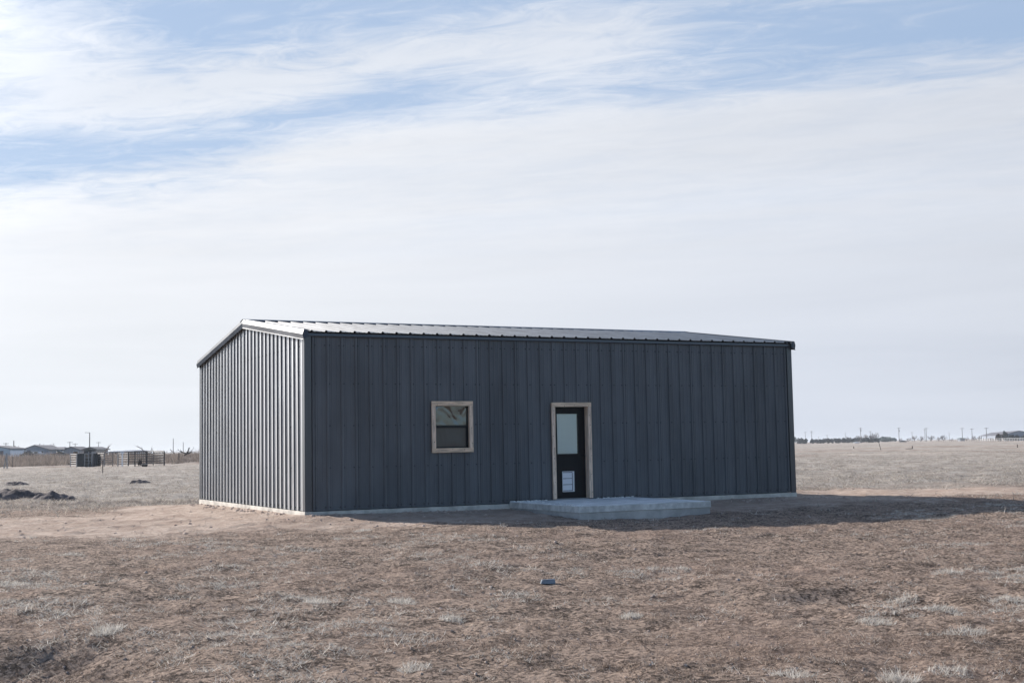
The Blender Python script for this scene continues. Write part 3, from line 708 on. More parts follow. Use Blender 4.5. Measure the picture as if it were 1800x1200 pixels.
TU = [(707, 1060, .26, .17, 'rounded bleached tuft with one tall stem left of the masonry block'), (558, 1058, .24, .14, 'pale tuft below the left front corner of the building'),
      (192, 1168, .24, .14, 'bleached tuft on the rim of the dark hollow at lower left'), (795, 1086, .22, .11, 'pale tuft between the masonry block and the stemmed tuft'),
      (1110, 1083, .2, .13, 'wispy tuft just below and right of the masonry block'), (1390, 1188, .24, .12, 'bleached tuft at the bottom edge below the right end of the building'),
      (1580, 1195, .22, .19, 'tallest spiky tuft at the bottom edge, right half of the foreground'), (1672, 1182, .26, .11, 'broad grey tuft at the bottom edge right of the spiky one'),
      (1585, 1056, .42, .14, 'wide bleached clump right beside the dark hollow on the right'), (1540, 1092, .34, .13, 'bleached clump just below the hollow on the right'),
      (1655, 1068, .4, .12, 'wide grey clump right of the bleached clump by the hollow'), (1700, 1112, .4, .14, 'grey clump low in the right foreground above the bottom tufts'),
      (1665, 1005, .45, .12, 'wide pale clump near the far edge of the right foreground'), (1770, 1060, .4, .12, 'pale clump at the right edge of the foreground'),
      (728, 1172, .2, .12, 'small tuft at the bottom centre left'), (22, 1018, .4, .14, 'wide bleached clump at the left edge of the foreground'),
      (182, 1112, .22, .12, 'small pale tuft above the dark hollow at lower left'), (125, 975, .4, .1, 'flat whitish clump near the left edge beyond the wide bleached clump'),
      (1190, 1003, .5, .09, 'low whitish clump below the right end of the slab'), (640, 932, .3, .1, 'tuft at the edge of the bare earth in front of the building')]
for i, (px, py, r, h, lb) in enumerate(TU): tuft(px, py, min(r*.8, .25), h*.75, 650, lb, 100+i, M['straw'])

# dirt heaps in the left field
def mound(px, D, wd, dp, h, label, seed):
    x, y = ground_at(px, D); q = np.random.RandomState(seed)
    n_ = 44; gx_, gy_ = np.meshgrid(np.linspace(-1.3, 1.3, n_), np.linspace(-1.3, 1.3, n_))
    r = np.sqrt(gx_**2+gy_**2); prof = np.clip(1-r**2.2, -.3, 1)
    X_, Y_ = gx_*wd, gy_*dp; wx, wy = x+X_*cy+Y_*sy, y-X_*sy+Y_*cy
    Z_ = h*prof*(1+.8*fbm(X_*1.4+seed, Y_*1.4, 3))+.11*fbm(X_*5+seed, Y_*5, 3)*np.clip(prof+.3, 0, 1)
    gh = height(wx, wy); Z_ = np.maximum(gh+Z_, gh-.15)-hz(x, y)
    c = np.stack([wx-x, wy-y, Z_], -1).reshape(-1, 3); ii = np.arange(n_*n_).reshape(n_, n_)
    f_ = np.stack([ii[:-1, :-1], ii[:-1, 1:], ii[1:, 1:], ii[1:, :-1]], -1).reshape(-1, 4)
    o = np_mesh('dirt_mound', c, f_, [M['moundm']], True); o.location = (x, y, hz(x, y)); return tag(o, label, 'dirt mound', 'dirt heaps in the left field')
M['moundm'] = mat('dark_spoil_earth', (.115, .095, .092), .95, var=.4, vscale=4, bump=1., bscale=14, bdist=.06)
mound(4, 43.5, 1.75, .9, .33, 'long dark heap of spoil at the left edge of the field', 1)
mound(97, 43.0, .78, .6, .22, 'smaller dark heap of spoil right of the long one', 2)
mound(241, 66, .62, .7, .13, 'low dark heap in the field below the corral', 3)
mound(30, 66, .60, .7, .11, 'low dark heap in the left field behind the two spoil heaps', 4)

# ------------------------------------------------------------------ corral on the left
CG = 'steel corral panels on the left'
def panel(pxa, Da, pxb, Db, label, h=1.75, rails=6, mt='darksteel', thick=.042):
    xa, ya = ground_at(pxa, Da); xb, yb = ground_at(pxb, Db); dx_, dy_ = xb-xa, yb-ya; ln = math.hypot(dx_, dy_)
    e = empty('corral_panel', (xa, ya, hz(xa, ya)), math.atan2(dy_, dx_), label=label, cat='corral panel', group=CG)
    for x in (0, ln): b = MB(); b.tube((x, 0, 0), (x, 0, h), .07, n=6); b.build('post', M[mt], e)
    k = max(1, int(round(ln/2.6)))
    for i in range(1, k): b = MB(); b.box(ln*i/k-.045, ln*i/k+.045, -.02, .02, .25, h); b.build('upright', M[mt], e)
    for i in range(rails): b = MB(); z = .28+(h-.30)*i/(rails-1); b.tube((.04, 0, z), (ln-.04, 0, z), thick, n=6); b.build('rail', M[mt], e)
    return e
panel(123, 168, 134, 166, 'pale galvanised panel at the left end of the corral', mt='galv', thick=.04)
panel(170, 172, 182, 169, 'light panel just right of the dark cattle chute', mt='galv', thick=.04)
panel(182, 169, 197, 172, 'rusty panel between the chute and the gap in the corral', mt='greysteel')
panel(206, 160, 224, 158, 'light panel holding the white T shaped post', mt='galv', thick=.035)
panel(224.5, 157, 256, 157, 'dark panel left of centre in the nearest corral row', rails=6)
panel(236, 150, 268, 172, 'dark panel slanting back inside the nearest corral pen')
panel(256.5, 157, 287, 155, 'dark panel closing the right end of the corral')
panel(268, 172, 287.5, 155.5, 'dark side panel running back from the right end of the corral')
# chute
x, y = ground_at(153, 170)
ch = empty('cattle_chute', (x, y, hz(x, y)), -YAW, label='dark sheet sided cattle squeeze chute with a pale frame at the left of the corral', cat='cattle chute')
for a, b_ in ((-1.35, -.45), (.75, 1.3)):
    b = MB(); b.box(a, b_, -.05, .05, .05, 1.75); b.build('side_sheet', M['chutem'], ch)
for a in (-.40, .10, .50): b = MB(); b.box(a, a+.08, -.1, 1.6, 0, 2.0 if a > 0 else 1.75); b.build('frame_upright', M['galv'], ch)
for z in (.35, .75, 1.15, 1.7): b = MB(); b.box(-.4, .7, -.09, -.03, z, z+.09); b.build('cross_bar', M['galv'] if z > .5 else M['greysteel'], ch)
b = MB(); b.box(-1.3, 1.3, 1.3, 1.36, .05, 1.6); b.build('rear_sheet', M['darksteel'], ch)
b = MB(); b.prism([(-.5, 0, 1.75), (-.45, 0, 1.98), (-.1, 0, 2.12), (.15, 0, 2.3), (.45, 0, 2.26), (.5, 0, 1.75)], (0, .9, 0)); b.build('head_gate', M['chutem'], ch)
x, y = ground_at(213.7, 150); e = empty('t_post', (x, y, hz(x, y)), -YAW, label='white T shaped post standing inside the corral', cat='post')
b = MB(); b.box(-.07, .07, -.05, .05, 0, 1.5); b.build('upright', M['whitesteel'], e); b = MB(); b.box(-.2, .2, -.06, .06, 1.5, 1.66); b.build('crossbar', M['whitesteel'], e)
x, y = ground_at(253, 148); e = empty('feed_tub', (x, y, hz(x, y)), 0, label='round feed tub with a pale rim at the foot of the dark corral panels', cat='tub')
b = MB(); b.tube((0, 0, 0), (0, 0, .32), .28, .36, 16); b.build('tub_body', M['rubber'], e)
b = MB(); b.tube((0, 0, .32), (0, 0, .36), .38, .38, 16); b.build('rim', M['galv'], e)
x, y = ground_at(179.5, 101); e = empty('steel_t_stake', (x, y, hz(x, y)), 0, label='lone thin dark steel stake in the grass in front of the corral', cat='stake')
b = MB(); b.box(-.03, .03, -.012, .012, -.1, 1.0); b.box(-.012, .012, -.03, .03, -.1, 1.0); b.build('stake_shaft', M['darksteel'], e)
# white braced fence corner at the left edge
x, y = ground_at(9.5, 145); e = empty('braced_fence_post', (x, y, hz(x, y)), -YAW, label='pale leaning and upright pipe forming an A shaped fence brace at the left edge', cat='fence brace')
b = MB(); b.tube((.18, 0, -.1), (.10, 0, 1.85), .075, n=8); b.build('upright', M['galv'], e); b = MB(); b.tube((-.22, 0, -.1), (.06, 0, 1.75), .065, n=8); b.build('brace', M['galv'], e)
x, y = ground_at(21.5, 190); e = empty('fence_stake', (x, y, hz(x, y)), 0, label='thin dark stake in the tall brown grass at the far left', cat='stake')
b = MB(); b.tube((0, 0, 0), (0, 0, 1.6), .04, n=5); b.build('stake_shaft', M['darksteel'], e)

# ------------------------------------------------------------------ houses and sheds on the left horizon
def gable_house(name, pxa, pxb, D, eave_py, ridge_py, depth, label, wallm, roofm, ridge_along=True, ridge_px=None, wins=(), wwin=1.2, cat='house', chimney=False, door=None, z0_extra=0):
    xa, ya = ground_at(pxa, D); xb, yb = ground_at(pxb, D); wd = math.hypot(xb-xa, yb-ya); g0 = hz(xa, ya)-.1
    e = empty(name, (xa, ya, g0), math.atan2(yb-ya, xb-xa), label=label, cat=cat)
    he = ztop((pxa+pxb)/2, eave_py, D)-g0; hr = ztop((pxa+pxb)/2, ridge_py, D)-g0
    b = MB(); b.box(0, wd, 0, depth, 0, he)
    if not ridge_along:
        rp = wd/2 if ridge_px is None else (ridge_px-pxa)/(pxb-pxa)*wd
        b.prism([(0, 0, he), (wd, 0, he), (rp, 0, hr-.12)], (0, depth, 0))
    b.build('wall', wallm, e)
    r = MB(); ov = .45; th = .16
    if ridge_along:
        hip = min(depth/2, wd*.22)
        A = [(-ov, -ov, he), (wd+ov, -ov, he), (wd+ov, depth+ov, he), (-ov, depth+ov, he), (hip, depth/2, hr), (wd-hip, depth/2, hr)]
        k = 0; r.v = A+[(a, b_, c-th) for a, b_, c in A[:4]]
        r.f = [(0, 1, 5, 4), (1, 2, 5), (2, 3, 4, 5), (3, 0, 4), (0, 6, 7, 1), (1, 7, 8, 2), (2, 8, 9, 3), (3, 9, 6, 0), (6, 9, 8, 7)]; r.mi = [0]*9
    else:
        sl1 = (hr-he)/rp; sl2 = (hr-he)/(wd-rp)
        r.prism([(-ov, -ov, he-ov*sl1), (rp, -ov, hr), (wd+ov, -ov, he-ov*sl2), (wd+ov, -ov, he-ov*sl2-th), (rp, -ov, hr-th), (-ov, -ov, he-ov*sl1-th)], (0, depth+2*ov, 0))
    r.build('roof', roofm, e)
    for wpx in wins:
        xx = (wpx-pxa)/(pxb-pxa)*wd; f_ = MB(); f_.box(xx-wwin/2-.1, xx+wwin/2+.1, -.06, -.003, he*.42, he*.82); fo = f_.build('window', M['whitewall'], e)
        q_ = MB(); q_.box(xx-wwin/2, xx+wwin/2, -.09, -.063, he*.46, he*.78); q_.build('pane', M['window'], fo)
    if door is not None:
        xx = (door-pxa)/(pxb-pxa)*wd; f_ = MB(); f_.box(xx-.5, xx+.5, -.07, -.003, 0, 2.05); f_.build('door', M['darkroof'], e)
    if chimney:
        f_ = MB(); f_.box(wd*.62, wd*.62+.7, depth*.45, depth*.45+.6, hr-.8, hr+.6); f_.build('chimney', M['greywall'], e)
    return e
gable_house('steel_shed', -26, 16, 340, 787.5, 782.5, 10, 'grey blue steel shed at the extreme left of the horizon', M['bluewall'], M['darkroof'], False, -14, cat='shed', door=2)
gable_house('ranch_house', 38, 84, 355, 789, 781.8, 12, 'wide low house with a dark shaded porch and grey roof on the left horizon', M['greywall'], M['darkroof'], False, 60, wins=(43, 56, 64, 72), cat='house', door=50)
gable_house('house_wing', 84.5, 110, 362, 789.6, 785.2, 8, 'pale blue wing on the right of the wide low house', M['bluewall'], M['darkroof'], True, wins=(92, 103), cat='house')
gable_house('small_house', 111, 139, 330, 789.5, 784.4, 9, 'small gabled grey house with a white garage door behind the corral', M['greywall'], M['darkroof'], False, 124, wins=(132,), cat='house')
x, y = ground_at(121, 329.5); 
gable_house('barn', 146, 168, 310, 788.5, 785.0, 9, 'dark open fronted barn behind the cattle chute', M['carpaint'], M['darkroof'], False, 157, cat='barn', door=160)
gable_house('long_shed', 190, 222, 300, 793.2, 792.0, 6, 'low flat grey shed seen through the corral, left part', M['greywall'], M['greywall'], True, cat='shed', wins=(205,))
gable_house('long_shed', 207, 246, 330, 792.2, 790.8, 7, 'longer low blue grey shed behind the right part of the corral', M['bluewall'], M['greywall'], True, cat='shed', wins=(234, 219))
def garden_fence(pxa, pxb, D, h, label):
    xa, ya = ground_at(pxa, D); xb, yb = ground_at(pxb, D); ln = math.hypot(xb-xa, yb-ya); e = empty('board_fence', (xa, ya, hz(xa, ya)), math.atan2(yb-ya, xb-xa), label=label, cat='fence')
    b = MB(); k = int(ln/.2)
    for i in range(k): b.box(i*.2, i*.2+.17, -.02, .02, 0, h+random.uniform(-.03, .03))
    b.build('board', M['whitewall'], e)
    for i in range(0, k, 12): b = MB(); b.box(i*.2, i*.2+.12, .02, .14, 0, h+.1); b.build('post', M['greywall'], e)
garden_fence(17, 42, 325, 2.0, 'pale board fence between the steel shed and the wide low house')

# vehicles by the house
def car(px, D, rz, label, paint, pickup=False):
    x, y = ground_at(px, D); e = empty('pickup_truck' if pickup else 'parked_car', (x, y, hz(x, y)), rz, label=label, cat='truck' if pickup else 'car', group='vehicles parked by the far houses')
    b = MB()
    side = [(-2.25, .45), (2.2, .45), (2.3, .75), (2.2, .98), (1.2, 1.08), (.6, 1.55), (-.35, 1.6), (-.8, 1.1), (-2.2, 1.08)] if pickup else [(-2.2, .4), (2.15, .4), (2.25, .7), (2.1, .9), (1.15, 1.0), (.45, 1.42), (-1.1, 1.45), (-1.9, 1.0), (-2.2, .95)]
    b.prism([(a, -.85, z) for a, z in side], (0, 1.7, 0)); b.build('body', paint, e, bevel=.05)
    gw = MB(); s2 = [(1.0, 1.08), (.52, 1.48), (-.28, 1.52), (-.30, 1.1)] if pickup else [(.98, 1.02), (.40, 1.36), (-1.05, 1.38), (-1.6, 1.02)]
    gw.prism([(a, -.862, z) for a, z in s2], (0, 1.724, 0)); gw.build('side_window', M['window'], e)
    for a in (-1.4, 1.4):
        for s in (-.8, .8):
            t = MB(); t.tube((a, s-.1, .34), (a, s+.1, .34), .34, n=14); wh = t.build('wheel', M['rubber'], e)
            t = MB(); t.tube((a, s-.11, .34), (a, s+.11, .34), .18, n=10); t.build('rim', M['silverpaint'], wh)
    for s in (-.6, .6): t = MB(); t.box(2.2, 2.31, s-.15, s+.15, .66, .8); t.build('headlight', M['whitesteel'], e)
car(52, 318, -YAW+.2, 'dark car parked in front of the wide low house', M['carpaint'])
car(66, 322, -YAW+3.0, 'silver grey pickup parked right of the dark car', M['silverpaint'], True)
car(104, 325, -YAW+.1, 'dark pickup parked before the pale blue wing', M['carpaint'], True)
car(1582, 860, -YAW, 'dark car far out on the right horizon', M['carpaint'])

# ------------------------------------------------------------------ poles
def upole(px, top, D, label, arms=1, light=False, r=.17, group='utility poles along the horizon', tr=0.):
    x, y = ground_at(px, D); z0 = hz(x, y); h = ztop(px, top, D)-z0
    e = empty('utility_pole' if not light else 'light_pole', (x, y, z0), -YAW+random.uniform(-.5, .5), label=label, cat='pole', group=group)
    b = MB(); b.tube((0, 0, -.3), (0, 0, h), r*1.15, r*.75, 8); b.build('pole_shaft', M['pole'], e)
    for i in range(arms):
        b = MB(); b.box(-1.15, 1.15, -.07, .07, h-.45-.9*i, h-.30-.9*i); a = b.build('crossarm', M['pole'], e)
        for s in (-1., -.35, .35, 1.):
            b = MB(); b.tube((s, 0, h-.30-.9*i), (s, 0, h-.12-.9*i), .05, .04, 6); b.build('insulator', M['greysteel'], a)
    if tr: b = MB(); b.tube((.32, 0, h-2.6), (.32, 0, h-1.6), .24, n=10); b.build('transformer', M['greysteel'], e)
    return e
x, y = ground_at(156.3, 350); z0 = hz(x, y); h = ztop(156, 760, 350)-z0
e = empty('light_pole', (x, y, z0), -YAW, label='tall yard light pole with one arm pointing left above the corral', cat='pole')
b = MB(); b.tube((0, 0, 0), (0, 0, h), .16, .11, 8); b.build('pole_shaft', M['darksteel'], e)
b = MB(); b.tube((0, 0, h-.1), (-1.1, 0, h), .05, n=6); b.build('arm', M['darksteel'], e); b = MB(); b.box(-1.25, -.75, -.14, .14, h-.08, h+.05); b.build('lamp_head', M['galv'], e)
PL = [(23.3, 774, 380, 'pole standing left of the bare tree beside the steel shed', 0, 1), (9.5, 778, 520, 'faint distant pole above the steel shed roof', 1, 0), (121.6, 776, 560, 'pole rising behind the ridge of the small gabled house', 1, 0),
      (131, 779, 600, 'shorter pole right of the small gabled house ridge', 1, 0), (172, 776.5, 620, 'thin pole right of the dark barn', 1, 0), (303, 770.5, 560, 'taller bare pole between the corral and the building', 0, 0), (320.5, 777, 620, 'shorter bare pole beside the dead tree', 0, 0),
      (1411, 759, 1150, 'faint pole nearest the right end of the building', 1, 0), (1422, 757.5, 1050, 'second pole from the right end of the building', 2, 0), (1434, 767, 1500, 'smallest pole above the low evergreens', 1, 0),
      (1449, 764, 1300, 'T shaped pole over the middle of the low evergreens', 1, 0), (1481, 760, 1150, 'plain pole where the evergreen belt grows taller', 0, 0), (1508, 751.5, 850, 'tall pole at the left of the bare trees', 2, 1),
      (1525, 757.5, 1000, 'pole rising out of the bare trees', 1, 0), (1575, 751.5, 850, 'tall pole with a transformer right of the green mound', 1, 1), (1598, 759, 1150, 'T shaped pole right of the dark car', 1, 0),
      (1620.5, 754, 950, 'left one of the close pair of poles', 1, 0), (1623, 752, 880, 'right one of the close pair of poles', 1, 0), (1663, 759.5, 1250, 'short plain pole right of the rounded bare tree', 0, 0),
      (1686, 752, 850, 'tall pole above the small pale building', 1, 0), (1703, 753, 850, 'pole with a crossarm left of the open arena barn', 1, 0), (1728.3, 751.5, 720, 'tall pole in front of the open arena barn', 1, 0)]
for a in PL: upole(a[0], a[1], a[2], a[3], a[4], tr=a[5], r=.17 if a[2] < 700 else .2)

# ------------------------------------------------------------------ trees
def branch(b, p, d, l, r, depth, q, spread):
    p2 = p+d*l; b.tube(p, p2, r, r*.62, 5 if depth > 2 else 3, cap=False)
    if depth == 0: return
    for i in range(3 if depth > 1 else 4):
        a = d.orthogonal().normalized(); a.rotate(Matrix.Rotation(q.uniform(0, 6.283), 3, d)); nd = (d*(1.0)+a*spread*q.uniform(.5, 1.2)+Vector((0, 0, .12))).normalized()
        branch(b, p+d*l*q.uniform(.55, 1.), nd, l*q.uniform(.6, .85), r*.58, depth-1, q, spread)
def bare_tree(px, top, D, wpx, label, seed, mt='bark', depth=5, group='bare winter trees along the horizon'):
    x, y = ground_at(px, D); z0 = hz(x, y); h = ztop(px, top, D)-z0; q = random.Random(seed)
    e = empty('bare_tree', (x, y, z0), q.uniform(0, 6), label=label, cat='tree', group=group)
    b = MB(); b.tube((0, 0, -.2), (0, 0, h*.14), h*.035, h*.028, 7); b.build('trunk', M[mt], e)
    c = MB(); w_ = wpx*D/FPX/2
    for i in range(5):
        a = i*1.2566+q.random(); d = Vector((math.cos(a)*(.5+.25*(i%3)), math.sin(a)*(.5+.25*(i%3)), 1)).normalized()
        branch(c, Vector((0, 0, h*.10)), d, h*(.16+.05*(i%2)), h*.022, depth-1, q, .75)
    V = np.array(c.v); mx_ = np.percentile(np.hypot(V[:, 0], V[:, 1]), 97); mz = V[:, 2].max()
    V[:, :2] *= w_/max(mx_, .1); V[:, 2] = h*.10+(V[:, 2]-h*.10)*(h*.90)/(mz-h*.10); c.v = [tuple(v_) for v_ in V]
    c.build('crown', M[mt], e); return e
BT = [(31.5, 782, 360, 15, 'bare tree between the steel shed and the wide low house'), (68, 778, 390, 20, 'bare tree rising behind the ridge of the wide low house'), (84, 779, 385, 18, 'bare tree rising behind the pale blue wing'), (93, 777.5, 400, 10, 'slender bare tree at the right of the pale blue wing'),
      (1486, 765.5, 900, 12, 'leftmost bare tree behind the evergreen belt'), (1504, 764.5, 900, 16, 'low bare tree at the foot of the tall pole'), (1517, 762, 900, 14, 'rounded bare tree in the evergreen belt'), (1526, 760, 900, 16, 'taller bare tree beside the rounded one'), (1533, 758.5, 900, 14, 'tallest bare tree at the right of the evergreen belt'),
      (1577.5, 769, 900, 8, 'tiny bare tree at the foot of the transformer pole'), (1591, 768.5, 1000, 12, 'low bare tree right of the dark car'), (1601.5, 764.5, 1000, 11, 'small bare tree below the T shaped pole'), (1613, 766, 950, 16, 'spreading bare tree left of the pair of poles'),
      (1630.5, 764, 950, 15, 'rounded bare tree right of the pair of poles'), (1644, 767, 1000, 8, 'thin bare tree left of the dense dark one'), (1653, 763.5, 900, 13, 'dense dark rounded bare tree standing alone'), (1667, 769.5, 950, 8, 'little bare tree right of the short plain pole'), (1693, 767.5, 1000, 14, 'wide low bare tree right of the pale building'),
      (1706, 764.5, 950, 10, 'bare tree beside the crossarm pole'), (1715, 765, 980, 9, 'bare tree left of the open arena barn'), (1736, 766.5, 900, 10, 'bare tree seen through the open arena barn')]
for i, a in enumerate(BT): bare_tree(a[0], a[1], a[2], a[3], a[4], 40+i, depth=5)
def dead_limbs(px, D, segs, label, mt, seed, name='dead_tree'):
    """segs: pixel offsets of the limbs"""
    x, y = ground_at(px, D); z0 = hz(x, y); e = empty(name, (x, y, z0), -YAW, label=label, cat='dead tree'); k = D/FPX; hp = (hor(px))
    for i, (a0, b0, a1, b1, r) in enumerate(segs):
        q = random.Random(seed+i); z_ = lambda py: ztop(px, py, D)-z0
        p0, p1 = Vector(((a0-px)*k, q.uniform(-.3, .3), z_(b0))), Vector(((a1-px)*k, q.uniform(-1.2, 1.2), z_(b1)))
        b = MB(); b.tube(p0, p1, r, r*.45, 6)
        for j in range(4):
            t = q.uniform(.4, 1.); s = p0.lerp(p1, t); d = (p1-p0).normalized()+Vector((q.uniform(-.7, .7), q.uniform(-.7, .7), q.uniform(-.2, .8)))
            b.tube(s, s+d*(p1-p0).length*.35, r*.35, r*.1, 4)
        b.build('trunk' if i == 0 else 'limb', M[mt], e)
dead_limbs(325, 195, [(322, 800, 331, 795.5, .12), (327, 797, 329.8, 787.5, .13), (330, 797, 335, 794, .10), (331, 796.5, 336.5, 789, .05), (324, 796.5, 319.5, 794, .10), (319, 794, 311, 790, .06)], 'black dead tree fallen in the grass left of the building', 'darkbark', 11)
dead_limbs(301, 196, [(305, 796, 297, 790.5, .07)], 'grey leaning branch left of the black dead tree', 'greysteel', 21, 'fallen_branch')
dead_limbs(249, 185, [(257, 796, 247.5, 786, .08), (248, 788, 240, 783.5, .05)], 'long bare limb leaning above the right end of the corral', 'bark', 31, 'fallen_branch')
dead_limbs(188, 185, [(180, 797, 193, 784, .08), (183, 793, 195, 786.5, .05)], 'long bare limb leaning above the middle of the corral', 'bark', 41, 'fallen_branch')
dead_limbs(265, 185, [(264, 796, 265.3, 787, .06), (269, 796, 270.5, 790, .04)], 'small bare upright snag above the right corral panels', 'bark', 51)
x, y = ground_at(312.7, 200); e = empty('fence_post', (x, y, hz(x, y)), 0, label='short dark post in front of the black dead tree', cat='post'); b = MB(); b.tube((0, 0, 0), (0, 0, 1.45), .11, .09, 7); b.build('post_shaft', M['postwood'], e)
# dead weeds caught on the corral
def bush(px, D, wpx, top, label, mt, seed, n=900, group=None, leaf=.12, name='bush', flat=1.):
    x, y = ground_at(px, D); z0 = hz(x, y); h = ztop(px, top, D)-z0; w_ = wpx*D/FPX/2; q = np.random.RandomState(seed)
    e = empty(name, (x, y, z0), 0, label=label, cat='bush' if name == 'bush' else 'tree', group=group)
    c = MB(); 
    lob = [(q.uniform(-.55, .55)*w_, q.uniform(-.5, .5)*w_, q.uniform(.3, .72)*h, q.uniform(.35, .55)) for _ in range(9)]
    lob[0] = (0, 0, .62*h, .5)
    for i in range(n):
        lx, ly, lz, lr = lob[q.randint(len(lob))]; d = q.randn(3); d /= np.linalg.norm(d); rr = lr*(.55+.5*q.rand())
        p = Vector((lx+d[0]*rr*w_*.8, ly+d[1]*rr*w_*.8, max(.05, min(h, lz+d[2]*rr*h*.75))))
        a = Vector(q.randn(3)).normalized()*leaf*(.6+q.rand()); b_ = Vector(q.randn(3)).normalized()*leaf*(.5+q.rand())
        c.poly([p-a, p+b_, p+a*.8-b_*.2])
    c.build('crown', M[mt], e); t = MB(); t.tube((0, 0, -.1), (0, 0, h*.6), .05+h*.02, .03, 6); t.build('trunk', M['bark'], e); return e
bush(245, 152, 9, 808, 'dark tumbleweed caught against the dark corral panels', 'darkbark', 3, 260, leaf=.09)
EG = 'low evergreens of the shelterbelt on the right'
ev = [(1390, 767, 17), (1399, 769.5, 11), (1405, 770.5, 9), (1411, 771.2, 8), (1422.5, 771.5, 8), (1430, 771.5, 10), (1437, 771.5, 9), (1443, 770.5, 9), (1450, 770.5, 10), (1457, 771, 9), (1464, 770.5, 9), (1469, 770, 8), (1478, 768.8, 12), (1488, 768.8, 13), (1498, 769.5, 12), (1508, 768.5, 12), (1518, 769, 13), (1527, 768.5, 12), (1536, 770, 11)]
evl = ['evergreen half hidden by the right end of the building', 'evergreen next to the building end, slightly lower', 'third evergreen from the building end', 'low evergreen just left of the notch in the belt',
       'low evergreen just right of the notch in the belt', 'evergreen second to the right of the notch', 'evergreen under the smallest pole', 'evergreen between the smallest pole and the T shaped pole', 'evergreen under the first T shaped pole', 'evergreen right of the first T shaped pole',
       'evergreen midway between the T shaped pole and the plain pole', 'evergreen just before the belt grows taller', 'first tall square topped evergreen, left of the plain pole', 'tall evergreen right of the plain pole', 'evergreen left of the tall double armed pole', 'evergreen under the tall double armed pole', 'evergreen under the rounded bare tree', 'evergreen under the tallest bare tree', 'last evergreen at the right end of the belt']
for i, (px, tp, wp) in enumerate(ev): bush(px, 900, wp*1.15, tp, evl[i], 'ever', 60+i, 620, EG, leaf=.5, name='evergreen_tree')
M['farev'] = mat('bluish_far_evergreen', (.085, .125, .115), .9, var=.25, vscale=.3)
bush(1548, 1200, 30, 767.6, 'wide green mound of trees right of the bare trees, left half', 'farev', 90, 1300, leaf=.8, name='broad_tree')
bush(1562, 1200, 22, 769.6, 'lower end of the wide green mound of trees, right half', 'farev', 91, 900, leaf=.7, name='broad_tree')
bush(1751, 610, 15, 762, 'rusty brown cedar at the left end of the trees before the arena barn', 'cedar', 92, 1400, leaf=.3, name='cedar_tree')
bush(1760, 625, 12, 757.8, 'tallest dark cedar before the arena barn', 'ever', 93, 1200, leaf=.3, name='cedar_tree')
bush(1770, 600, 18, 764, 'low brown green cedar in the middle of the row before the arena barn', 'ever', 94, 1300, leaf=.3, name='cedar_tree')
bush(1782, 600, 18, 764.5, 'dark cedar right of the middle before the arena barn', 'ever', 95, 1300, leaf=.3, name='cedar_tree')
bush(1797, 600, 20, 764, 'cedar at the right edge before the arena barn', 'ever', 96, 1300, leaf=.3, name='cedar_tree')

# ------------------------------------------------------------------ right horizon: arena barn, small building, fences
xa, ya = ground_at(1759, 660); xb, yb = ground_at(1822, 660)
D0 = 660; z0 = hz(xa, ya)
ab_ = empty('arena_barn', (xa, ya, z0), math.atan2(yb-ya, xb-xa)+.0, label='long open sided steel arena barn with a blue grey gable at the right edge', cat='barn')
wd = math.hypot(xb-xa, yb-ya); he, hr = ztop(1760, 764.5, D0)-z0, ztop(1785, 757.2, D0)-z0; rp = wd*.42
b = MB(); b.prism([(0, 0, 0), (wd, 0, 0), (wd, 0, he), (rp, 0, hr-.1), (0, 0, he)], (0, .15, 0)); b.build('gable_wall', M['greywall'], ab_)
# the body runs away and to the left
x1_, y1_ = ground_at(1716, 830); v = Vector((x1_-xa, y1_-ya, 0)); rot = Matrix.Rotation(-ab_.rotation_euler.z, 3, 'Z'); v = rot @ v
b = MB()
for s0_, s1_, (p0, p1) in ((0, 1, ((-.6, he-.1), (rp, hr))), (0, 1, ((rp, hr), (wd+.6, he-.1)))):
    for th in (0,):
        P0, P1 = Vector((p0[0], -.3, p0[1])), Vector((p1[0], -.3, p1[1])); e_ = Vector((v.x, v.y+.3, 0))
        b.prism([P0, P1, P1+Vector((0, 0, .18)), P0+Vector((0, 0, .18))], e_)
b.build('roof', M['darkroof'], ab_)
for i in range(0, 11):
    t_ = i/10; b = MB(); c = v*t_; b.box(c.x-.14, c.x+.14, c.y-.14, c.y+.14, 0, he-.15); b.build('post', M['darksteel'], ab_)
b = MB(); dv = v.normalized(); nrm_ = Vector((-dv.y, dv.x, 0)); c0 = v*.0; c1 = v*.78
b.obox((c0+c1)/2+Vector((0, 0, he-.75))+nrm_*.3, dv*(c1-c0).length/2, nrm_*.05, (0, 0, .62)); b.build('side_sheet', M['greywall'], ab_)
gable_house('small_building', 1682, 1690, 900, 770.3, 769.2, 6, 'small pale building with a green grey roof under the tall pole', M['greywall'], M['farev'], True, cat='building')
gable_house('white_trailer', 1497, 1505, 780, 777.0, 776.6, 2, 'low white trailer in front of the evergreens', M['whitewall'], M['whitewall'], True, cat='trailer')
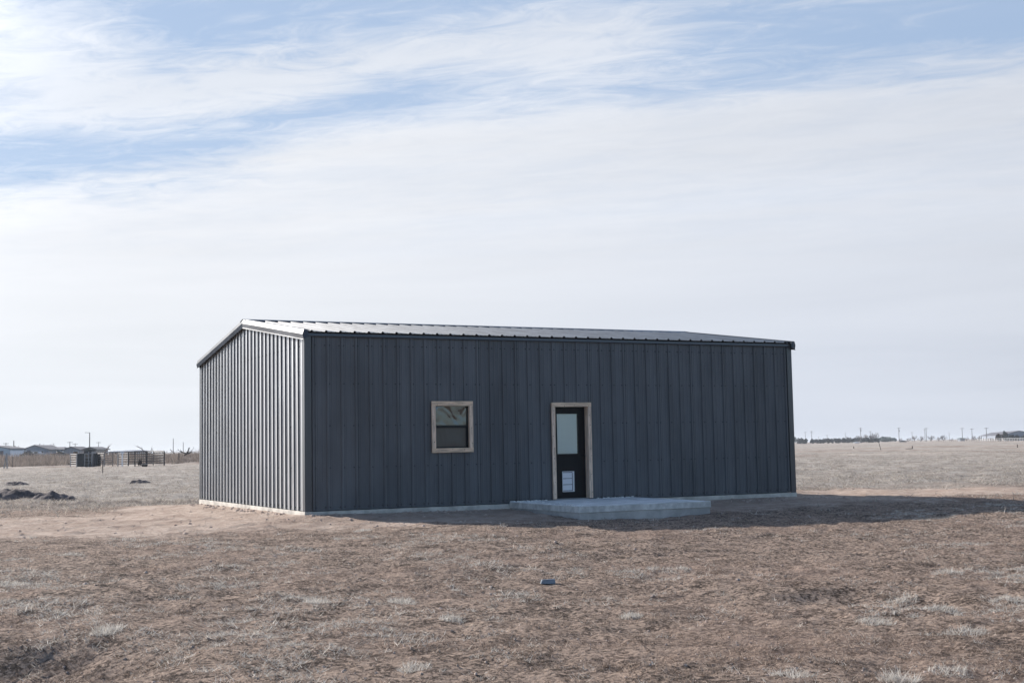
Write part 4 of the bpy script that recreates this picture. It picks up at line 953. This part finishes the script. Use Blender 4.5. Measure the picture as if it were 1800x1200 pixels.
def pipe_fence(pxa, Da, pxb, Db, h, label, n, mt='whitesteel', r=1.):
    xa, ya = ground_at(pxa, Da); xb, yb = ground_at(pxb, Db); ln = math.hypot(xb-xa, yb-ya)
    e = empty('pipe_fence', (xa, ya, hz(xa, ya)), math.atan2(yb-ya, xb-xa), label=label, cat='fence')
    for z in (h, h*.55): b = MB(); b.tube((0, 0, z), (ln, 0, z), .07*r, n=5); b.build('rail', M[mt], e)
    for i in range(n+1): b = MB(); b.tube((ln*i/n, 0, 0), (ln*i/n, 0, h+.05), .09*r, n=5); b.build('post', M[mt], e)
pipe_fence(1716, 560, 1815, 520, 1.25, 'white pipe rail fence in front of the arena barn', 22, 'whitesteel', .55)
pipe_fence(1640, 700, 1715, 575, 1.3, 'faint pale pipe fence continuing left of the arena barn', 20, 'greysteel', .5)
FG = 'old posts standing in the right field'
def fpost(px, D, h, lean, label, r=.07, rail=None):
    x, y = ground_at(px, D); e = empty('fence_post', (x, y, hz(x, y)), -YAW, label=label, cat='post', group=FG)
    b = MB(); b.tube((0, 0, -.1), (lean*h, 0, h), r, r*.8, 7); b.build('post_shaft', M['postwood'], e)
    if rail: b = MB(); b.tube((0, 0, .12), (rail, .2, .02), .05, n=6); b.build('fallen_rail', M['postwood'], e)
fpost(1495, 228, .55, 0, 'short stubby post left of the leaning one', .10); fpost(1542.5, 214, 1.25, -.25, 'tall thin post leaning left in the right field', .06)
fpost(1597.5, 215, .55, 0, 'short post with a fallen rail at its foot', .09, -1.1); fpost(1781.5, 190, .5, 0, 'short post near the right edge of the field', .08)

# ------------------------------------------------------------------ thin winter haze over the plain
hm = bpy.data.materials.new('haze_air'); hm.use_nodes = True; n = hm.node_tree; n.nodes.clear()
pv = n.nodes.new('ShaderNodeVolumePrincipled'); oo = n.nodes.new('ShaderNodeOutputMaterial'); n.links.new(pv.outputs[0], oo.inputs['Volume'])
pv.inputs['Density'].default_value = .00016; pv.inputs['Color'].default_value = (.86, .92, 1., 1.); pv.inputs['Anisotropy'].default_value = .2
zlow = float(ZZ.min())-1
b = MB(); b.box(float(xs[0])-20, float(xs[-1])+20, float(ys[0])-20, float(ys[-1])+20, zlow, 12.5); b.build('haze', hm, None, kind='stuff')
